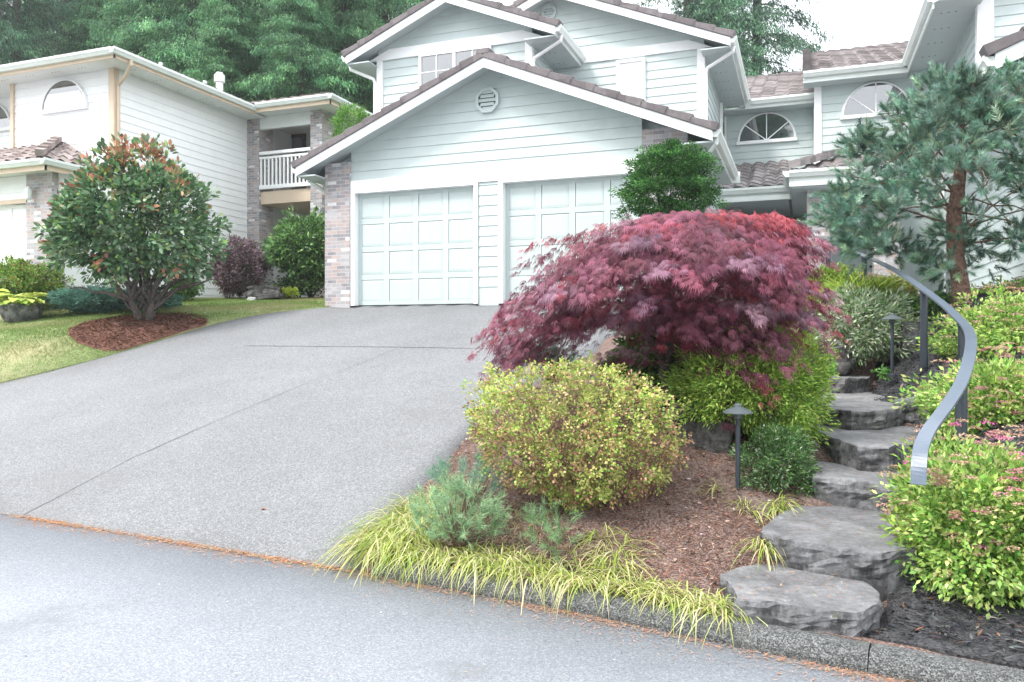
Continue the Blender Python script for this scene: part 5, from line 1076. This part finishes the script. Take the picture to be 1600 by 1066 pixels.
# ---- lawn blades
B = np.array(lawn); Q = rng.uniform((-14.5, 7.0), (-8.5, 17.5), (150000, 2)); Q = Q[in_poly(Q, B)]; Q = Q[~in_poly(Q, np.array(ring))]; 
zz = np.concatenate([H_arr(q[:, 0], q[:, 1]) for q in np.array_split(Q, 12)]); n = len(Q); P0 = np.c_[Q, zz+.01]
dry = np.array([noise.noise(Vector((x*.55, y*.9, 0))) for x, y in Q]); dry = np.clip(dry*2.2+.25, 0, 1)*rng.uniform(.5, 1, n)
colg = pal(n, [(.14, .23, .06), (.20, .30, .08), (.26, .36, .11)], [1, 1, 1], .15)*(1-dry[:, None])+np.array([.40, .36, .19])*dry[:, None]
leaf_mesh('grass', P0, np.c_[rng.normal(0, .5, (n, 2)), np.ones(n)], rng.normal(0, 1, (n, 3)), rng.uniform(.03, .06, n), .009, colg, 'tri', M_blade, None, .3, origin=(0, 0, 0))['kind'] = 'stuff'
# ---- bark chips, needles, litter
def chips(name, P, L, Wd, cols, wts, lift=.008, tilt=.25):
    n = len(P); a = rng.uniform(0, 6.28, n); D = np.c_[np.cos(a), np.sin(a), rng.normal(0, tilt, n)]
    return tag(leaf_mesh(name, P+UV_*lift, D, UV_+rng.normal(0, tilt, (n, 3)), L*rng.uniform(.4, 1.3, n), Wd*rng.uniform(.5, 1.4, n), pal(n, cols, wts, .2), 'lance', M_bits, None, .05, origin=(0, 0, 0)), kind='stuff')
def scatter(n, poly, hf=None):
    B = np.array(poly); Q = np.zeros((0, 2))
    while len(Q) < n: q = rng.uniform(B.min(0), B.max(0), (n*2, 2)); Q = np.r_[Q, q[in_poly(q, B)]]
    Q = Q[:n]; z = np.concatenate([H_arr(q[:, 0], q[:, 1]) for q in np.array_split(Q, 1+n//4000)]) if hf is None else np.array([hf(*q) for q in Q]); return np.c_[Q, z]
chips('bark_chips', scatter(16000, [p for p in blk if p[0] < 3]+[(3, 4), (2.2, edge(2.2)+.2)])+UV_*.03, .062, .013, [(.025, .025, .03), (.05, .05, .055), (.10, .10, .105), (.22, .20, .19), (.24, .12, .07)], [4, 4, 2.5, .6, .5], .012, .3)
chips('bark_chips', scatter(7500, ring, mound), .06, .016, [(.16, .07, .045), (.25, .12, .08), (.10, .05, .035), (.36, .22, .15)], [3, 3, 2, .7], .015)
bp = [p for p in xy(RB)[:6]]+[(-.6, 7.6), (.0, 7.4), (.0, 5.2), (-.4, 4.4)]+[(x, edge(x)+.17) for x in (-.45, -1.22, -1.7, -2.4)]
chips('needle_litter', scatter(26000, bp)+UV_*.014, .045, .005, [(.26, .11, .07), (.36, .19, .12), (.16, .08, .06), (.44, .33, .26), (.08, .06, .05)], [3, 3, 3, 1.5, 1.5], .01, .2)
chips('needle_litter', scatter(1500, bp)+UV_*.018, .035, .022, [(.30, .14, .09), (.40, .27, .2), (.10, .08, .08), (.45, .42, .40)], [3, 2, 1.5, 1], .01, .3)
# needles collected along the drive joint and in the gutter
def line_litter(n, x0, x1, off, sig, hf): 
    x = rng.uniform(x0, x1, n); y = np.interp(x, EX, EYY)+off+rng.normal(0, sig, n); m = np.array([noise.noise(Vector((q*1.3, 5, 0))) for q in x]) > rng.uniform(-.6, .25, n); x, y = x[m], y[m]
    return np.c_[x, y, [hf(a, b) for a, b in zip(x, y)]]
OC = [(.55, .25, .12), (.62, .36, .20), (.40, .18, .09), (.50, .42, .25)]
chips('needle_litter', line_litter(5200, -9, -2.6, .0, .018, lambda x, y: drv(x, y) if y > edge(x) else 0), .035, .005, OC, [3, 3, 2, 1], .009, .08)
chips('needle_litter', line_litter(1800, -6.5, -2.6, -.05, .07, lambda x, y: 0), .035, .005, OC, [3, 3, 2, 1], .006, .05)
chips('needle_litter', line_litter(3600, -2.6, 1.2, -.045, .03, lambda x, y: 0), .034, .0045, [(.50, .27, .16), (.40, .22, .14), (.30, .25, .2)], [3, 3, 2], .006, .08)
chips('needle_litter', line_litter(1800, -2.6, 1.2, -.16, .09, lambda x, y: 0), .03, .004, [(.50, .30, .2), (.30, .25, .22)], [2, 2], .006, .05)
P0 = np.c_[rng.uniform(-5.5, 1.2, 200), rng.uniform(1.6, 4.0, 200), np.zeros(200)]; chips('street_grit', P0, .012, .009, [(.7, .7, .7), (.12, .12, .12), (.5, .35, .25)], [2, 2, 1], .005, .1)
sl_ = np.concatenate([np.array([onZ(rng.uniform(a, b), rng.uniform(c, e), z)[:] for _ in range(k)]) for a, b, c, e, z, k in ((1150, 1360, 893, 935, .222, 130), (1230, 1430, 800, 845, .386, 130), (1280, 1420, 722, 745, .57, 60), (1290, 1410, 664, 685, .735, 40))])
chips('needle_litter', sl_, .035, .005, [(.42, .22, .14), (.50, .33, .22), (.16, .13, .11)], [3, 2, 1], .004, .05)
q = march(407, 797, drv); lf = leaf_mesh('fallen_leaf', np.array([tuple(q+Vector((0, 0, .012)))]), np.array([[1, .2, .1]]), np.array([[0, .1, 1.0]]), .06, .04, np.array([[.45, .13, .07]]), 'oval', M_bits, None, .3, origin=(0, 0, 0)); tag(lf, 'single dry red-brown leaf lying on the driveway', 'leaf')
# ---- handrail
rp = [(.545, 4.40, .80), (.552, 4.44, .90), (.575, 4.52, .985), (.64, 4.70, 1.06), (.76, 5.0, 1.15), (.90, 5.40, 1.265), (1.02, 5.85, 1.40), (1.12, 6.35, 1.52), (1.19, 6.9, 1.61), (1.20, 7.3, 1.69), (1.16, 7.8, 1.83), (1.08, 8.35, 1.99), (.98, 9.1, 2.19), (.86, 10, 2.39), (.73, 10.9, 2.57), (.55, 12, 2.78), (.36, 12.9, 2.93), (.22, 13.5, 2.99)]
def catmull(P, m=6):
    P = [Vector(p) for p in P]; o = []
    for i in range(len(P)-1):
        a, b, c, d_ = P[max(i-1, 0)], P[i], P[i+1], P[min(i+2, len(P)-1)]
        for k in range(m):
            t = k/m; o.append(.5*((2*b)+(c-a)*t+(2*a-5*b+4*c-d_)*t*t+(3*b-a-3*c+d_)*t**3))
    return o+[P[-1]]
HR = thing('handrail', 'curving flat black metal handrail on round posts beside the stone steps', 'handrail', (.91, 5.4, .5))
R_ = catmull(rp); mb = MB(); vs = []
for i, p in enumerate(R_):
    t = (R_[min(i+1, len(R_)-1)]-R_[max(i-1, 0)]).normalized(); s_ = Vector((t.x, t.y, 0)).normalized().cross(Vector((0, 0, 1))).normalized(); u = s_.cross(t).normalized()
    for a, b in ((-1, -1), (1, -1), (1, 1), (-1, 1)): vs.append(p+s_*a*.036+u*b*.008)
m = len(R_); mb.add(vs, [(4*i+k, 4*i+(k+1) % 4, 4*i+4+(k+1) % 4, 4*i+4+k) for i in range(m-1) for k in range(4)]+[(0, 1, 2, 3), (4*m-4, 4*m-3, 4*m-2, 4*m-1)])
mb.build('rail', M_rail, HR)
for x, y in ((.905, 5.40), (1.195, 7.15), (1.085, 8.33), (.735, 10.87), (.36, 12.88)):
    c = min(R_, key=lambda p: (p.x-x)**2+(p.y-y)**2); mb = MB(); mb.lathe((c.x, c.y, H(c.x, c.y)-.2), [(.034, 0), (.034, c.z-H(c.x, c.y)+.2-.006)], 14); mb.build('post', M_dark, HR, smooth=False)
    mb = MB(); mb.lathe((c.x, c.y, c.z-.020), [(.034, 0), (.046, .004), (.046, .011)], 14); mb.build('bracket', M_dark, HR)
# ---- path lights
def path_light(label, b, h):
    L_ = thing('path_light', label, 'garden light', b, 'mushroom path lights by the steps')
    mb = MB(); mb.lathe(b+Vector((0, 0, -.02)), [(.045, 0), (.045, .015), (.02, .03)], 14); mb.build('base_plate', M_dark, L_)
    mb = MB(); mb.lathe(b, [(.017, 0), (.017, h-.06)], 12); mb.build('stem', M_dark, L_)
    mb = MB(); mb.lathe(b+Vector((0, 0, h-.075)), [(.022, 0), (.030, .008), (.030, .045), (.1, .046), (.108, .042), (.108, .047), (.075, .068), (.04, .082), (.028, .086), (.028, .10), (.02, .108), (.004, .112)], 26); mb.build('cap', paint('cap_metal', (.10, .12, .13), .4, .1, 8), L_, smooth=False)
path_light('dark mushroom-capped path light in front of the big boulder, nearer the kerb', at(1153, 770, 5.55), .60)
path_light('grey-capped path light beside the variegated shrub near the topmost step', at(1394, 585, 8.1), .60)
# ---- trees beyond the houses
def conifer(seed, h, rad, nb, droop, col, wts, sp=46, bare=.1, thin=0.0, crown_lo=.08):
    r = np.random.default_rng(seed); th = bpy.data.objects.new('conifer', None); C.objects.link(th)
    mb = MB(); mb.tube([(0, 0, -1), (0, 0, h*.4), (.1, 0, h*.75), (0, 0, h)], [h*.009+.04, h*.007+.03, h*.004+.02, .02], 9); mb_b = MB()
    Ps, Ds, Ns, Cs, Lz = [], [], [], [], []
    for i in range(nb):
        f = crown_lo+(1-crown_lo)*(i+r.uniform(0, 1))/nb; z = h*f; a = r.uniform(0, 6.28); R = rad*(1-f)**.75*r.uniform(.6, 1.15)+.3
        if r.uniform() < thin: continue
        dv = np.array([math.cos(a), math.sin(a), 0]); up = .18*R
        t = np.linspace(0, 1, 7); cur = np.array([0, 0, z])+dv*(t[:, None]*R)+UV_*(up*t[:, None]-droop*R*t[:, None]**2)
        mb_b.tube([tuple(c) for c in cur], [.035*(1-q)+.006 for q in t*(1)], 4, False)
        k = int(sp*(R/rad+.25)); s = r.uniform(.0, 1, k)**.85; base = np.array([0, 0, z])+dv*(s[:, None]*R)+UV_*(up*s[:, None]-droop*R*s[:, None]**2)
        sdd = np.array([-dv[1], dv[0], 0]); lat = r.uniform(-1, 1, (k, 1))*(1-.55*s[:, None])*R*.34
        c0 = base+sdd*lat-UV_*np.abs(lat)*.35+r.normal(0, .06, (k, 3)); cc = np.clip(np.array(col)[r.choice(len(col), k, p=np.array(wts)/sum(wts))]*(1+r.normal(0, .18, (k, 1)))*(1+r.normal(0, .26)), .01, .9)
        m = 15; P = np.repeat(c0, m, 0)+r.normal(0, .16, (k*m, 3))*[1, 1, .6]; D = dv*.7+np.sign(np.repeat(lat, m, 0))*sdd*.6+r.normal(0, .45, (k*m, 3))-UV_*r.uniform(.5, 1.7, (k*m, 1))
        Ps.append(P); Ds.append(D); Ns.append(UV_+r.normal(0, .5, (k*m, 3))); Cs.append(np.repeat(cc, m, 0)); Lz.append(r.uniform(.11, .25, k*m))
    P, D, Nn, Cc, Lz = map(np.concatenate, (Ps, Ds, Ns, Cs, Lz))
    leaf_mesh('crown', P, D, Nn, Lz, Lz*.2, Cc, 'lance', M_leaf, th, .2)
    mb.build('trunk', M_bark, th, smooth=True); tag(mb_b.build('branch', M_bark, th), kind='stuff')
    return th
CG = [(.07, .19, .10), (.11, .28, .13), (.17, .38, .17), (.26, .49, .22)]
ca = conifer(1, 24, 5.2, 210, .42, CG, [3, 3, 2, 1], 64); cb = conifer(2, 21, 4.6, 200, .30, CG, [2, 3, 3, 1.5], 64); cc_ = conifer(3, 27, 4.6, 150, .55, [(.06, .15, .09), (.10, .23, .13), (.16, .32, .17)], [3, 3, 1], 60, thin=.15)
TG = 'tall conifers beyond the houses'
def place(o, px, d, lab, rz=0, s=1, first=[]):
    q = at(px, HZ, d); loc = (q.x, q.y, 2.4)
    if o.name not in first: first.append(o.name); o.location = loc; o.rotation_euler = (0, 0, rz); o.scale = (s, s, s); t = o
    else: t = copy_tree(o, loc, rz, s)
    return tag(t, lab, 'tree', TG)
LABM = 'dense mid-green conifer in the wooded belt behind the white house'
for i, (o, px, d, s, rz) in enumerate(((ca, 345, 34, 1.0, 0), (cb, 440, 32, .95, 1), (ca, 250, 36, .95, 2), (cb, 520, 34, .9, 3.3), (ca, 575, 40, 1.0, 4), (cb, 300, 42, 1.1, 5), (ca, 400, 43, 1.1, .7), (cb, 170, 38, .9, 1.9), (ca, 490, 46, 1.1, 2.6), (cb, 205, 47, 1.1, 3.9), (cb, 360, 27.5, .62, 2.2), (ca, 470, 27, .58, 5.2), (ca, 300, 30, .8, 1.1), (cb, 540, 29, .85, 2.9), (ca, 230, 31, .72, 4.4), (cb, 415, 30, .8, 5.9), (ca, 600, 33, .95, .3), (cb, 130, 44, 1.0, 2.2))):
    place(o, px, d, LABM, rz, s)
for o, px, d, s, rz in ((cc_, 25, 36, .95, 0), (cc_, 100, 40, 1.0, 2), (cc_, -60, 34, .9, 4), (cb, 60, 52, 1.1, 1)):
    place(o, px, d, 'darker open-branched conifer over the left end of the white house roof', rz, s)
place(cc_, 1183, 36, 'tall conifer with a bare straight trunk behind the half round windows', 1.2, 1.05)
place(cc_, 1075, 36, 'dark conifer rising just right of the highest gable', 3.1, 1.0); place(cb, 1120, 46, 'green conifer between the highest gable and the bare-trunked one', 3.1, .98)
th_ = shrub('cedar_shrub', 'bright green cedar top showing over the left slope of the garage roof', 'tree', [(520, 220), (518, 190), (530, 172), (550, 164), (572, 170), (585, 185), (580, 300), (515, 300)], 19.5, .6, 200, 50, .13, .08, .022, [(.13, .30, .05), (.20, .42, .08), (.09, .20, .04)], [2, 2, 1], 'lance', base=at(550, 440, 19.5), stems=8, part='crown', stem_r=.04)
for px, Y in ((-11, -24), (-3, -19), (-6.5, -21), (13, -26), (-18, -28)):                    # trees across the street, seen only as reflections in the windows
    t = copy_tree((ca, cb)[Y % 2], (px, Y, 0), px, 1.15); tag(t, 'conifer across the street, behind the camera', 'tree', 'conifers across the street')

# ---- thin summer haze round the place
hz_ = MB(); hz_.box(-62, 62, -42, 75, -1.8, 46); mh = bpy.data.materials.new('haze_air'); mh.use_nodes = True; n = mh.node_tree; n.nodes.remove(n.nodes['Principled BSDF'])
pv_ = n.nodes.new('ShaderNodeVolumePrincipled'); pv_.inputs['Color'].default_value = (.93, .96, 1, 1); pv_.inputs['Density'].default_value = .0011; pv_.inputs['Anisotropy'].default_value = .2
n.links.new(pv_.outputs[0], n.nodes['Material Output'].inputs['Volume']); tag(hz_.build('haze', mh), kind='stuff')
SC.cycles.volume_bounces = 0
